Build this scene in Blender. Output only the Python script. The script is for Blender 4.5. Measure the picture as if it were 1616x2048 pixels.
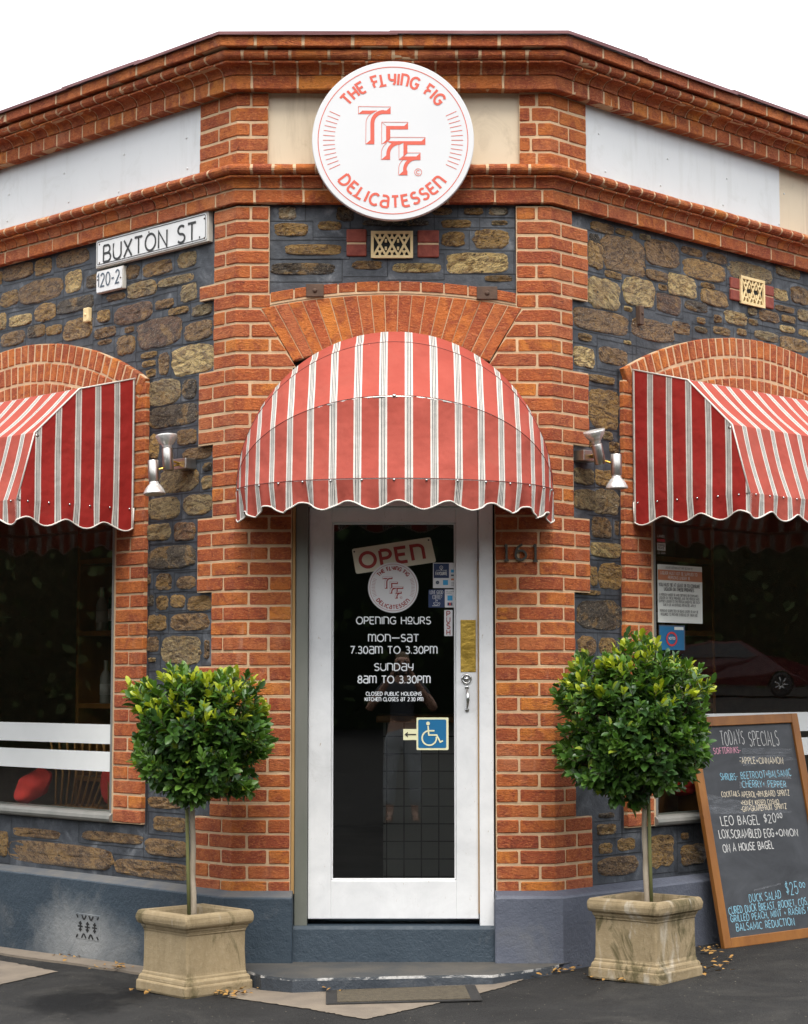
import bpy, bmesh, math, random
from mathutils import Vector, Matrix
R_ = math.radians
random.seed(7)
SC = bpy.context.scene
for o_ in list(bpy.data.objects): bpy.data.objects.remove(o_)

# ------------------------------------------------------------------ camera
FPX, CXP, CYP, CAMD, CAMH = 3950.0, 808.0, 1024.0, 9.875, 1.51
TILT = math.atan(341 / FPX)
cam = bpy.data.cameras.new('camera'); camo = bpy.data.objects.new('camera', cam); SC.collection.objects.link(camo)
cam.sensor_fit = 'VERTICAL'; cam.sensor_height = 36.0; cam.lens = 36.0 * FPX / 2048
cam.clip_start = 0.1; cam.clip_end = 400
camo.location = (0, -CAMD, CAMH); camo.rotation_euler = (math.pi / 2 + TILT, 0, 0)
SC.camera = camo
# ------------------------------------------------------------------ world, sun, exposure (overcast, light from high in front)
SUN_EL, SUN_AZ = 58, 176            # azimuth measured clockwise from +Y (behind the building)
w = bpy.data.worlds.new('World'); SC.world = w; w.use_nodes = True
nt = w.node_tree; nt.nodes.clear()
wo = nt.nodes.new('ShaderNodeOutputWorld'); bg = nt.nodes.new('ShaderNodeBackground')
sky = nt.nodes.new('ShaderNodeTexSky'); sky.sky_type = 'NISHITA'; sky.sun_disc = False
sky.sun_elevation = R_(SUN_EL); sky.sun_rotation = R_(SUN_AZ); sky.air_density = 1.0; sky.dust_density = 4.0
mixs = nt.nodes.new('ShaderNodeMixRGB'); mixs.inputs[0].default_value = 0.82
mixs.inputs[2].default_value = (9.6, 9.75, 10.0, 1)       # the even white of the cloud layer, in the sky texture's own units
tcw = nt.nodes.new('ShaderNodeTexCoord'); nzw = nt.nodes.new('ShaderNodeTexNoise'); nzw.inputs['Scale'].default_value = 2.2
nzw.inputs['Detail'].default_value = 4
rw = nt.nodes.new('ShaderNodeMapRange'); rw.inputs[3].default_value = 0.9; rw.inputs[4].default_value = 1.08
mulw = nt.nodes.new('ShaderNodeMixRGB'); mulw.blend_type = 'MULTIPLY'; mulw.inputs[0].default_value = 1
L = nt.links.new
L(tcw.outputs['Generated'], nzw.inputs['Vector']); L(nzw.outputs['Fac'], rw.inputs[0])
L(sky.outputs[0], mixs.inputs[1]); L(mixs.outputs[0], mulw.inputs[1]); L(rw.outputs[0], mulw.inputs[2])
L(mulw.outputs[0], bg.inputs[0]); bg.inputs[1].default_value = 0.1; L(bg.outputs[0], wo.inputs[0])
sl = bpy.data.lights.new('sun', 'SUN'); sl.energy = 1.2; sl.angle = R_(28); sl.color = (1.0, 0.96, 0.9)
so = bpy.data.objects.new('sun', sl); SC.collection.objects.link(so)
_sd = Vector((math.sin(R_(SUN_AZ)) * math.cos(R_(SUN_EL)), math.cos(R_(SUN_AZ)) * math.cos(R_(SUN_EL)), math.sin(R_(SUN_EL))))
so.rotation_euler = _sd.to_track_quat('Z', 'Y').to_euler(); so.location = _sd * 30
SC.view_settings.view_transform = 'Standard'; SC.view_settings.look = 'None'
SC.view_settings.exposure = 1.38; SC.view_settings.gamma = 1
SC.cycles.max_bounces = 8; SC.cycles.transparent_max_bounces = 8; SC.cycles.use_denoising = True

# ------------------------------------------------------------------ measuring helpers (points of the photo back to places on the walls)
CAM = Vector((0, -CAMD, CAMH)); CF = Vector((0, math.cos(TILT), math.sin(TILT))); CU = Vector((0, -math.sin(TILT), math.cos(TILT)))
c = math.sqrt(.5)
def ray(px, py): return Vector((1, 0, 0)) * ((px - CXP) / FPX) + CU * ((CYP - py) / FPX) + CF
def plane_hit(px, py, p0, n):
    d = ray(px, py); return CAM + d * ((p0 - CAM).dot(n) / d.dot(n))
def at_z(px, py, z): return plane_hit(px, py, Vector((0, 0, z)), Vector((0, 0, 1)))
def at_y(px, py, y): return plane_hit(px, py, Vector((0, y, 0)), Vector((0, 1, 0)))
XL = at_y(467, 1150, 0).x; XR = at_y(1107, 1150, 0).x; WF = XR - XL
ORG = {'F': Vector((0, 0, 0)), 'L': Vector((XL, 0, 0)), 'R': Vector((XR, 0, 0))}
DIR = {'F': Vector((1, 0, 0)), 'L': Vector((-c, c, 0)), 'R': Vector((c, c, 0))}
NRM = {'F': Vector((0, -1, 0)), 'L': Vector((-c, -c, 0)), 'R': Vector((c, -c, 0))}
UPZ = Vector((0, 0, 1))
def W(s, u, o, z): return ORG[s] + DIR[s] * u + NRM[s] * o + UPZ * z
def hit(px, py, s, o=0.0):
    P = plane_hit(px, py, ORG[s] + NRM[s] * o, NRM[s]); q = P - ORG[s]
    return q.dot(DIR[s]), P.z
def zat(py, o=0.0, px=500, s='F'): return hit(px, py, s, o)[1]
# path round the corner: s<0 left wall, 0..WF chamfer, >WF right wall
T22 = math.tan(R_(22.5))
def PT(s, o, z):
    if s < 0: return W('L', -s, o, z)
    if s > WF: return W('R', s - WF, o, z)
    return W('F', XL + s, o, z)
def corner(k, o, z):
    if k == 0: return Vector((XL - o * T22, -o, z))
    return Vector((XR + o * T22, -o, z))
GK = 0.024
def gz(x): return .088 + GK * x

# ------------------------------------------------------------------ materials
def mat(name, fn):
    m = bpy.data.materials.new(name); m.use_nodes = True
    t = m.node_tree; t.nodes.clear(); out = t.nodes.new('ShaderNodeOutputMaterial')
    fn(t, out); return m
class N:
    """small wrapper to wire node trees"""
    def __init__(s, t): s.t = t
    def n(s, typ, **kw):
        x = s.t.nodes.new(typ)
        for k, v in kw.items(): setattr(x, k, v)
        return x
    def l(s, a, b): s.t.links.new(a, b)
    def val(s, inp, v):
        if hasattr(v, 'is_linked') or isinstance(v, bpy.types.NodeSocket): s.l(v, inp)
        else: inp.default_value = v
    def co(s): return s.n('ShaderNodeTexCoord').outputs['Object']
    def gco(s):
        return s.n('ShaderNodeNewGeometry').outputs['Position']
    def mapping(s, v, sc):
        m = s.n('ShaderNodeMapping'); s.l(v, m.inputs[0]); m.inputs['Scale'].default_value = sc; return m.outputs[0]
    def noise(s, v, scale, detail=4, rough=.55, dist=0):
        x = s.n('ShaderNodeTexNoise'); s.l(v, x.inputs['Vector']); x.inputs['Scale'].default_value = scale
        x.inputs['Detail'].default_value = detail; x.inputs['Roughness'].default_value = rough; x.inputs['Distortion'].default_value = dist
        return x.outputs['Fac']
    def ramp(s, f, stops):
        r = s.n('ShaderNodeValToRGB'); s.l(f, r.inputs[0]); e = r.color_ramp.elements
        while len(e) < len(stops): e.new(.5)
        for i, (p, col) in enumerate(stops):
            e[i].position = p; e[i].color = (*col, 1) if len(col) == 3 else col
        return r.outputs[0]
    def mr(s, f, a, b, c_, d):
        r = s.n('ShaderNodeMapRange'); s.l(f, r.inputs[0])
        for i, v in zip((1, 2, 3, 4), (a, b, c_, d)): r.inputs[i].default_value = v
        return r.outputs[0]
    def mix(s, f, a, b, mode='MIX'):
        m = s.n('ShaderNodeMixRGB', blend_type=mode); s.val(m.inputs[0], f)
        for i, v in ((1, a), (2, b)):
            if isinstance(v, tuple): m.inputs[i].default_value = (*v, 1) if len(v) == 3 else v
            else: s.l(v, m.inputs[i])
        return m.outputs[0]
    def math(s, op, a, b=0.0):
        m = s.n('ShaderNodeMath', operation=op); s.val(m.inputs[0], a); s.val(m.inputs[1], b); return m.outputs[0]
    def bump(s, h, st, dist=.01):
        b = s.n('ShaderNodeBump'); s.l(h, b.inputs['Height']); b.inputs['Strength'].default_value = st; b.inputs['Distance'].default_value = dist
        return b.outputs[0]
    def bsdf(s, out, col, rough=.7, normal=None, metal=0, spec=.5):
        b = s.n('ShaderNodeBsdfPrincipled'); s.val(b.inputs['Base Color'], (*col, 1) if isinstance(col, tuple) else col)
        s.val(b.inputs['Roughness'], rough); b.inputs['Metallic'].default_value = metal
        b.inputs['Specular IOR Level'].default_value = spec
        if normal is not None: s.l(normal, b.inputs['Normal'])
        if out is not None: s.l(b.outputs[0], out.inputs[0])
        return b

def m_brick(name, tone=1.0, hue=0):
    def f(t, out):
        n = N(t); P = n.gco(); g = n.n('ShaderNodeNewGeometry'); rnd = g.outputs['Random Per Island']
        base = n.ramp(rnd, [(0, (.25 * tone, .052 * tone, .020 * tone)), (.2, (.35 * tone, .086 * tone, .020 * tone)), (.4, (.30 * tone, .066 * tone, .021 * tone)),
                            (.6, (.42 * tone, .122 * tone, .022 * tone)), (.75, (.32 * tone, .088 * tone, .034 * tone)), (.88, (.38 * tone, .100 * tone, .020 * tone)), (1, (.47 * tone, .160 * tone, .024 * tone))])
        # each brick samples its own patch of noise
        off = n.n('ShaderNodeVectorMath', operation='SCALE'); comb = n.n('ShaderNodeCombineXYZ')
        for i in range(3): n.l(rnd, comb.inputs[i])
        n.l(comb.outputs[0], off.inputs[0]); off.inputs['Scale'].default_value = 57
        add = n.n('ShaderNodeVectorMath', operation='ADD'); n.l(P, add.inputs[0]); n.l(off.outputs[0], add.inputs[1]); V = add.outputs[0]
        n1 = n.noise(V, 14, 5, .6, .6); n2 = n.noise(n.mapping(V, (1, 1, 2.2)), 55, 6, .65, .8); n3 = n.noise(V, 160, 3, .6)
        col = n.mix(n.mr(n1, .44, .62, 0, .75), base, (.20 * tone, .042 * tone, .022 * tone))
        col = n.mix(n.mr(n2, .51, .64, 0, .5), col, (.55 * tone, .19 * tone, .06 * tone))
        col = n.mix(n.mr(n2, .40, .25, 0, .75), col, (.10, .035, .025))
        col = n.mix(n.mr(n.noise(V, 230, 2), .70, .76, 0, .6), col, (.62, .45, .33))
        big = n.noise(P, 2.4, 6, .65, .5)
        col = n.mix(n.mr(big, .57, .74, 0, .30), col, (.56, .29, .18)); col = n.mix(n.mr(big, .42, .28, 0, .30), col, (.11, .045, .028))
        n4 = n.noise(n.mapping(V, (1, 1, 1.8)), 30, 7, .75, 1.6); col = n.mix(n.mr(n4, .43, .34, 0, .75), col, (.085, .030, .020)); col = n.mix(n.mr(n4, .57, .68, 0, .5), col, (.55, .25, .11))
        st_ = n.noise(n.mapping(P, (1, 1, .16)), 7, 6, .7, .5)
        col = n.mix(n.mr(st_, .62, .74, 0, .35), col, (.58, .36, .25)); col = n.mix(n.mr(st_, .38, .27, 0, .35), col, (.10, .045, .03))
        h = n.math('ADD', n.math('MULTIPLY', n2, 1.0), n.math('ADD', n.math('MULTIPLY', n3, .35), n.math('MULTIPLY', n4, 1.2)))
        n.bsdf(out, col, n.mr(n1, .3, .7, .65, .9), n.bump(h, 1.0, .008), spec=.3)
    return mat(name, f)
def m_noise(name, c1, c2, scale=8, rough=.8, bump=.3, bscale=60, metal=0, spec=.4, dist=.004, zs=1.0, detail=5):
    def f(t, out):
        n = N(t); P = n.mapping(n.gco(), (1, 1, zs))
        a = n.noise(P, scale, detail, .6, .3); col = n.mix(n.mr(a, .3, .7, 0, 1), c1, c2)
        n.bsdf(out, col, rough, n.bump(n.noise(n.gco(), bscale, 5, .6), bump, dist), metal, spec)
    return mat(name, f)
def m_flat(name, col, rough=.5, metal=0, spec=.5): return mat(name, lambda t, o: N(t).bsdf(o, col, rough, None, metal, spec))

BRICK = m_brick('brick', 1.20)
BRICK_HI = m_brick('brick_moulded', 1.18)
GAUGED = m_brick('brick_gauged', 1.3)
DKBRICK = m_noise('dark_red_brick', (.17, .032, .022), (.27, .065, .04), 25, .75, .6, 90)
MORTAR = m_noise('mortar', (.62, .43, .255), (.46, .31, .19), 11, .95, .7, 120)
def f_slate(t, out):
    n = N(t); P = n.gco()
    a = n.noise(P, 7.5, 7, .66, .7); b = n.noise(P, 28, 5, .6)
    col = n.ramp(a, [(.30, (.018, .0205, .025)), (.45, (.037, .042, .050)), (.57, (.066, .073, .084)), (.70, (.17, .178, .19))])
    col = n.mix(n.mr(b, .35, .7, 0, .5), col, (.045, .05, .06))
    n.bsdf(out, col, .62, n.bump(n.math('ADD', b, n.math('MULTIPLY', n.noise(P, 130, 4), .35)), .55, .008), spec=.45)
SLATE = mat('grey_pointing', f_slate)
LINE = m_flat('ruled_line', (.012, .013, .016), .7)
def f_stone(t, out):
    n = N(t); P = n.gco(); at = n.n('ShaderNodeAttribute', attribute_name='tint').outputs['Color']
    g = n.n('ShaderNodeNewGeometry').outputs['Random Per Island']
    off = n.n('ShaderNodeCombineXYZ'); n.l(n.math('MULTIPLY', g, 37), off.inputs[0]); n.l(n.math('MULTIPLY', g, 71), off.inputs[2])
    ad = n.n('ShaderNodeVectorMath', operation='ADD'); n.l(P, ad.inputs[0]); n.l(off.outputs[0], ad.inputs[1])
    rot = n.n('ShaderNodeVectorRotate'); rot.rotation_type = 'Y_AXIS'; n.l(ad.outputs[0], rot.inputs['Vector']); n.l(n.math('MULTIPLY', n.math('SUBTRACT', g, .5), 1.0), rot.inputs['Angle'])
    V = n.mapping(rot.outputs[0], (1, 1, 2.6))
    a = n.noise(V, 11, 8, .72, 1.6); b = n.noise(V, 42, 8, .74, 1.2); d = n.noise(ad.outputs[0], 8, 6, .6, .9)
    col = n.mix(n.mr(a, .46, .56, 0, .92), n.mix(1.0, at, (1.25, 1.22, 1.15), 'MULTIPLY'), n.mix(1.0, at, (.36, .27, .20), 'MULTIPLY'))
    col = n.mix(n.mr(d, .53, .60, 0, .62), col, (.46, .25, .060))
    col = n.mix(n.mr(b, .53, .61, 0, .75), col, n.mix(.5, at, (.58, .46, .27)))
    col = n.mix(n.mr(b, .465, .40, 0, .95), col, (.016, .011, .008))
    col = n.mix(n.mr(n.noise(ad.outputs[0], 130, 4, .7), .60, .67, 0, .85), col, (.62, .56, .46))
    h = n.math('ADD', n.math('MULTIPLY', a, 1.0), n.math('MULTIPLY', b, 1.0))
    n.bsdf(out, col, n.mr(b, .35, .65, .22, .6), n.bump(h, 1.0, .045), spec=.6)
STONE = mat('rubble_stone', f_stone)
DUST = {}
def f_paint(c1, c2, wear=None):
    def f(t, out):
        n = N(t); P = n.gco(); a = n.noise(P, 3.5, 6, .62, .5); b = n.noise(P, 34, 6, .6)
        col = n.mix(n.mr(a, .3, .7, 0, 1), c1, c2)
        col = n.mix(n.mr(n.noise(P, 70, 4, .7), .69, .73, 0, .5), col, (.20, .21, .23))
        # dust settled towards the pavement and pale scuffs: dirt with a shape of its own
        col = n.mix(n.mr(n.noise(P, 2.3, 5, .7, 1), .57, .74, 0, .45), col, (.15, .15, .145))
        if wear:
            dv = n.n('ShaderNodeVectorMath', operation='SUBTRACT'); n.l(P, dv.inputs[0]); dv.inputs[1].default_value = wear
            ln = n.n('ShaderNodeVectorMath', operation='LENGTH'); n.l(n.mapping(dv.outputs[0], (1.5, 1.5, 3.2)), ln.inputs[0])
            dd = n.math('ADD', ln.outputs['Value'], n.math('MULTIPLY', n.math('SUBTRACT', n.noise(P, 5, 6, .7), .5), .9))
            col = n.mix(n.mr(dd, .85, .15, 0, .8), col, (.27, .275, .27))
        n.bsdf(out, col, n.mr(b, .3, .7, .45, .7), n.bump(n.math('ADD', b, n.math('MULTIPLY', n.noise(P, 120, 3), .4)), .6, .008), spec=.4)
    return f
PAINT_BLUE = mat('plinth_paint', f_paint((.024, .038, .053), (.036, .054, .072), tuple(W('L', *[hit(170, 1885, 'L', .075)[i] for i in (0,)], .075, hit(170, 1885, 'L', .075)[1]))))
PAINT_LILAC = mat('plinth_paint_lilac', f_paint((.080, .090, .118), (.108, .118, .150)))
CAPGREY = m_noise('plinth_cap', (.085, .095, .108), (.135, .13, .12), 9, .8, .4, 70)
def f_white(t, out):
    n = N(t); P = n.gco(); a = n.noise(P, 4, 6, .65, .4); sp = n.noise(n.mapping(P, (1, 1, .5)), 85, 4, .75)
    col = n.mix(n.mr(a, .35, .75, 0, 1), (.74, .745, .745), (.58, .59, .595))
    col = n.mix(n.mr(n.noise(n.mapping(P, (1, 1, .35)), 60, 5, .7, .6), .66, .71, 0, .75), col, (.34, .25, .15))
    col = n.mix(n.mr(n.noise(n.mapping(P, (1, 1, 1.4)), 6, 7, .72, 1.2), .57, .72, 0, .28), col, (.42, .42, .40))
    col = n.mix(n.mr(sp, .72, .76, 0, .7), col, (.28, .25, .2))
    n.bsdf(out, col, .42, n.bump(n.noise(n.mapping(P, (1, 1, .15)), 90, 4), .18, .003))
WHITE = mat('old_white_paint', f_white)
def f_panel(c1, c2, dirt, amt):
    def f(t, out):
        n = N(t); P = n.gco(); a = n.noise(P, 1.2, 5, .6); st = n.noise(n.mapping(P, (1, 1, .12)), 9, 6, .7, .3); sp = n.noise(P, 5, 7, .7, .8)
        col = n.mix(n.mr(a, .3, .7, 0, 1), c1, c2); col = n.mix(n.mr(st, .52, .72, 0, amt), col, dirt); col = n.mix(n.mr(sp, .56, .72, 0, amt), col, dirt)
        n.bsdf(out, col, .45, n.bump(n.noise(P, 2.2, 3), .12, .02))
    return f
PANEL = mat('white_fascia', f_panel((.62, .635, .64), (.57, .585, .59), (.40, .40, .37), .35))
CREAM = mat('cream_render', f_panel((.66, .55, .40), (.58, .47, .32), (.36, .27, .17), .5))
METAL = m_noise('weathered_aluminium', (.27, .26, .235), (.19, .19, .17), 7, .5, .15, 40, .35, zs=.25)
POST = m_noise('grey_door_post', (.205, .205, .18), (.135, .145, .118), 4, .45, .15, 60, .2, zs=.2)
TIMBER = m_noise('raw_timber', (.44, .27, .10), (.33, .19, .07), 14, .75, .3, 60, zs=.2)
BRASS = m_noise('brass', (.80, .53, .12), (.50, .32, .06), 13, .36, .5, 18, 1.0, dist=.01)
CHROME = m_noise('chrome', (.62, .61, .59), (.5, .5, .5), 5, .22, .03, 10, 1.0)
STEEL = m_noise('brushed_steel', (.55, .52, .48), (.44, .42, .39), 40, .34, .05, 30, 1.0, zs=.2)
LAMPGLASS = m_noise('lamp_reflector', (.80, .79, .76), (.6, .59, .56), 90, .2, .1, 60, .5)
RUST = m_noise('rusty_iron', (.075, .045, .032), (.12, .07, .045), 30, .75, .4, 90, .2)
BRONZE = m_noise('dark_bronze', (.045, .042, .036), (.08, .07, .055), 30, .5, .2, 60, .6)
FLASH = m_noise('red_flashing', (.22, .09, .09), (.30, .15, .15), 5, .45, .05, 20, .2)
DARK = m_flat('black_gap_shade', (.006, .006, .006), .8)
ASPH_SPECK = None
def f_asph(t, out):
    n = N(t); P = n.gco(); a = n.noise(P, 2.2, 6, .6, .5); s = n.noise(P, 150, 4, .7); s2 = n.noise(P, 62, 2, .5)
    col = n.mix(n.mr(a, .3, .7, 0, 1), (.0165, .0158, .015), (.030, .029, .0275))
    col = n.mix(n.mr(s, .60, .72, 0, .7), col, (.055, .053, .050)); col = n.mix(n.mr(s, .46, .36, 0, .9), col, (.006, .006, .006)); col = n.mix(n.mr(s2, .735, .75, 0, .9), col, (.30, .26, .19))
    # dark oil stain and faint dust
    dv = n.n('ShaderNodeVectorMath', operation='SUBTRACT'); n.l(P, dv.inputs[0]); dv.inputs[1].default_value = (*STAIN, 0)
    ds = n.mapping(dv.outputs[0], (2.9, 1.75, 0)); ln = n.n('ShaderNodeVectorMath', operation='LENGTH'); n.l(ds, ln.inputs[0])
    dd = n.math('ADD', ln.outputs['Value'], n.math('MULTIPLY', n.math('SUBTRACT', n.noise(P, 7, 6, .7), .5), 1.3))
    col = n.mix(n.mr(dd, .95, .55, 0, .95), col, (.003, .003, .003))
    col = n.mix(n.mr(n.noise(P, 1.6, 8, .75, .9), .50, .70, 0, .55), col, (.060, .056, .049))
    n.bsdf(out, col, n.mr(dd, .95, .5, .9, .7), n.bump(n.math('ADD', s, s2), .8, .006), spec=.2)
STAIN = tuple(at_z(180, 2022, 0))[:2]
ASPHALT = mat('asphalt', f_asph)
CONCRETE = m_noise('pale_concrete', (.215, .175, .13), (.14, .115, .09), 5, .9, .6, 110)
STEPTOP = m_noise('worn_step', (.040, .045, .049), (.095, .085, .070), 4, .7, .5, 80)
def f_ston_ware(t, out):
    n = N(t); P = n.gco(); a = n.noise(n.mapping(P, (1, 1, .35)), 9, 7, .65, .6); b = n.noise(P, 45, 5, .6)
    col = n.mix(n.mr(a, .3, .7, 0, 1), (.33, .255, .150), (.22, .165, .090)); col = n.mix(n.mr(b, .5, .75, 0, .5), col, (.36, .29, .185))
    col = n.mix(n.mr(n.noise(n.mapping(P, (1, 1, .5)), 5, 6, .7, 1), .54, .63, 0, .85), col, (.085, .070, .030))
    col = n.mix(n.mr(n.noise(n.mapping(P, (1.2, 1.2, .4)), 7, 5, .6, .5), .58, .66, 0, .7), col, (.44, .39, .31))
    n.bsdf(out, col, .85, n.bump(n.math('ADD', b, n.math('MULTIPLY', n.noise(P, 160, 3), .4)), .5, .005), spec=.3)
STONEWARE = mat('sandstone_planter', f_ston_ware)
SOIL = m_noise('potting_soil', (.05, .035, .022), (.10, .07, .045), 40, .95, .9, 60)
BARK = m_noise('pale_bark', (.40, .34, .26), (.26, .21, .15), 18, .85, .5, 70, zs=.4)
STAKE = m_noise('green_stake', (.17, .17, .06), (.11, .12, .04), 14, .8, .3, 60, zs=.3)
def f_leaf(t, out):
    n = N(t); at = n.n('ShaderNodeAttribute', attribute_name='tint').outputs['Color']
    b = n.bsdf(None, at, .38, None, spec=.5); tr = n.n('ShaderNodeBsdfTranslucent')
    n.l(n.mix(1.0, at, (1.5, 1.6, .5), 'MULTIPLY'), tr.inputs[0]); ms = n.n('ShaderNodeMixShader'); ms.inputs[0].default_value = .22
    n.l(b.outputs[0], ms.inputs[1]); n.l(tr.outputs[0], ms.inputs[2]); n.l(ms.outputs[0], out.inputs[0])
LEAF = mat('glossy_leaf', f_leaf)
FARLEAF = mat('far_foliage', lambda t, o: N(t).bsdf(o, N(t).n('ShaderNodeAttribute', attribute_name='tint').outputs['Color'], .8, None, spec=.2))
TWIG = m_flat('twig', (.06, .04, .025), .85)
DRY = m_noise('dry_leaf', (.42, .24, .06), (.22, .11, .035), 30, .8, .3, 60)
def f_cloth(ra, rb, rc):
  def f(t, out):
      n = N(t); uv = n.n('ShaderNodeUVMap').outputs[0]; sep = n.n('ShaderNodeSeparateXYZ'); n.l(uv, sep.inputs[0]); u, v = sep.outputs[0], sep.outputs[1]
      f = n.math('SUBTRACT', n.math('MODULO', n.math('ADD', n.math('DIVIDE', u, .1225), 100.5), 1.0), .5)      # -.5 .. .5, band in the middle
      af = n.math('ABSOLUTE', f)
      band = n.math('LESS_THAN', af, .158)
      l0 = n.math('LESS_THAN', af, .012); l1 = n.math('LESS_THAN', n.math('ABSOLUTE', n.math('SUBTRACT', af, .064)), .015)
      ln = n.math('MAXIMUM', l0, l1)
      P = n.gco(); a = n.noise(P, 3, 5, .6); thr = n.noise(n.mapping(uv, (900, 120, 1)), 1, 2)
      red = n.mix(n.mr(a, .3, .7, 0, 1), ra, rb); red = n.mix(n.mr(thr, .3, .7, 0, .22), red, rc)
      wht = n.mix(n.mr(a, .3, .7, 0, 1), (.70, .665, .60), (.62, .58, .52))
      col = n.mix(band, red, wht); col = n.mix(n.math('MULTIPLY', band, n.math('MULTIPLY', ln, 1.0)), col, (.05, .06, .07))
      col = n.mix(n.mr(n.noise(P, 2.1, 7, .72, .8), .54, .78, 0, .18), col, (.30, .17, .12))
      nb = n.bump(n.math('ADD', n.noise(P, 5, 3, .5), n.math('MULTIPLY', n.noise(n.mapping(uv, (700, 700, 1)), 1, 2), .02)), .55, .05)
      b = n.bsdf(None, col, .8, nb, spec=.12); tr = n.n('ShaderNodeBsdfTranslucent'); n.l(col, tr.inputs[0])
      ms = n.n('ShaderNodeMixShader'); ms.inputs[0].default_value = .12
      n.l(b.outputs[0], ms.inputs[1]); n.l(tr.outputs[0], ms.inputs[2]); n.l(ms.outputs[0], out.inputs[0])
  return f
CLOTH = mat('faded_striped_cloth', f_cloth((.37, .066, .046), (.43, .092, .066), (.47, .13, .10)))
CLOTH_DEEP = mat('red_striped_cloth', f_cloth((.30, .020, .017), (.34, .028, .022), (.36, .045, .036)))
PIPING = m_flat('white_piping', (.66, .62, .56), .7)
SEAM = m_flat('dark_seam', (.13, .03, .025), .8)
def f_glass(t, out):
    n = N(t); lw = n.n('ShaderNodeLayerWeight'); lw.inputs[0].default_value = .5
    fres = n.math('ADD', n.math('MULTIPLY', n.math('POWER', lw.outputs['Facing'], 5.0), .94), .045)
    tr = n.n('ShaderNodeBsdfTransparent'); tr.inputs[0].default_value = (.90, .92, .91, 1)
    gl = n.n('ShaderNodeBsdfGlossy'); gl.inputs['Roughness'].default_value = .0; gl.inputs[0].default_value = (1, 1, 1, 1)
    n.l(n.bump(n.noise(n.gco(), 1.7, 2), .03, .02), gl.inputs['Normal'])
    ms = n.n('ShaderNodeMixShader'); n.l(fres, ms.inputs[0]); n.l(tr.outputs[0], ms.inputs[1]); n.l(gl.outputs[0], ms.inputs[2]); n.l(ms.outputs[0], out.inputs[0])
GLASS = mat('window_glass', f_glass)
SIGNW = m_noise('sign_white', (.66, .66, .66), (.62, .625, .63), 2, .35, .02, 10)
SIGNEDGE = m_flat('sign_edge', (.70, .71, .72), .4)
CORAL = m_flat('coral_print', (.62, .10, .06), .5)
BLACK = m_flat('black_print', (.018, .018, .018), .5)
BLUEGREY = m_flat('bluegrey_print', (.06, .085, .12), .5)
ENAMEL = m_noise('white_enamel', (.78, .78, .77), (.66, .66, .65), 6, .3, .05, 30)
BOARDWOOD = m_noise('varnished_wood', (.27, .11, .022), (.18, .066, .013), 9, .42, .2, 40, zs=.25)
def f_slateboard(t, out):
    n = N(t); P = n.gco(); a = n.noise(n.mapping(P, (1, 1, 1.6)), 3.2, 7, .65, .9)
    col = n.mix(n.mr(a, .35, .75, 0, 1), (.020, .022, .026), (.052, .056, .063))
    n.bsdf(out, col, .55, n.bump(n.noise(P, 120, 3), .1, .002))
SLATEBOARD = mat('blackboard', f_slateboard)
def chalk(name, col):
    def f(t, out):
        n = N(t); P = n.gco(); a = n.noise(P, 260, 3, .7)
        b = n.bsdf(None, col, .95, spec=.1); tr = n.n('ShaderNodeBsdfTransparent'); ms = n.n('ShaderNodeMixShader')
        n.l(n.mr(a, .3, .6, .45, 1), ms.inputs[0]); n.l(tr.outputs[0], ms.inputs[1]); n.l(b.outputs[0], ms.inputs[2]); n.l(ms.outputs[0], out.inputs[0])
    return mat(name, f)
CH_W, CH_B, CH_P, CH_Y = chalk('chalk_white', (.62, .62, .60)), chalk('chalk_blue', (.25, .50, .62)), chalk('chalk_pink', (.68, .33, .42)), chalk('chalk_cream', (.68, .60, .46))
def smear_mat(t, out):
    n = N(t); a = n.noise(n.mapping(n.gco(), (3, 3, 12)), 4, 5, .7)
    b = n.bsdf(None, (.35, .37, .40), .95, spec=.1); tr = n.n('ShaderNodeBsdfTransparent'); ms = n.n('ShaderNodeMixShader')
    n.l(n.mr(a, .35, .7, 0, .30), ms.inputs[0]); n.l(tr.outputs[0], ms.inputs[1]); n.l(b.outputs[0], ms.inputs[2]); n.l(ms.outputs[0], out.inputs[0])
SMEAR = mat('chalk_dust', smear_mat)
VINYL = m_flat('white_vinyl', (.74, .77, .78), .5)
OPENW = m_noise('aged_cream_plastic', (.62, .59, .47), (.55, .52, .40), 6, .45, .02, 20)
OPENR = m_flat('dark_red_print', (.30, .03, .025), .5)
BLUE = m_flat('access_blue', (.005, .135, .30), .45)
NAVY = m_flat('navy_print', (.012, .03, .10), .45)
CYAN = m_flat('cyan_print', (.03, .30, .55), .45)
YELLOWISH = m_flat('pale_yellow_print', (.78, .76, .48), .45)
ORANGE = m_flat('orange_print', (.52, .19, .085), .5)
REDP = m_flat('red_print', (.55, .03, .03), .5)
FROST = m_noise('frosted_vinyl', (.72, .73, .71), (.66, .67, .65), 4, .6, .03, 30)
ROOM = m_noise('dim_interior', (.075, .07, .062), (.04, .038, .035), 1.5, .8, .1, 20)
def f_tile(t, out):
    n = N(t); co = n.gco(); br = n.n('ShaderNodeTexBrick'); br.offset = 0
    sep = n.n('ShaderNodeSeparateXYZ'); n.l(co, sep.inputs[0]); cb = n.n('ShaderNodeCombineXYZ'); n.l(sep.outputs[0], cb.inputs[0]); n.l(sep.outputs[2], cb.inputs[1]); n.l(cb.outputs[0], br.inputs[0])
    for k, v in (('Scale', 1.0), ('Mortar Size', .0035), ('Brick Width', .1), ('Row Height', .1)): br.inputs[k].default_value = v
    br.inputs['Color1'].default_value = br.inputs['Color2'].default_value = (.20, .195, .18, 1); br.inputs['Mortar'].default_value = (.02, .02, .02, 1)
    n.bsdf(out, br.outputs[0], .2)
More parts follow.
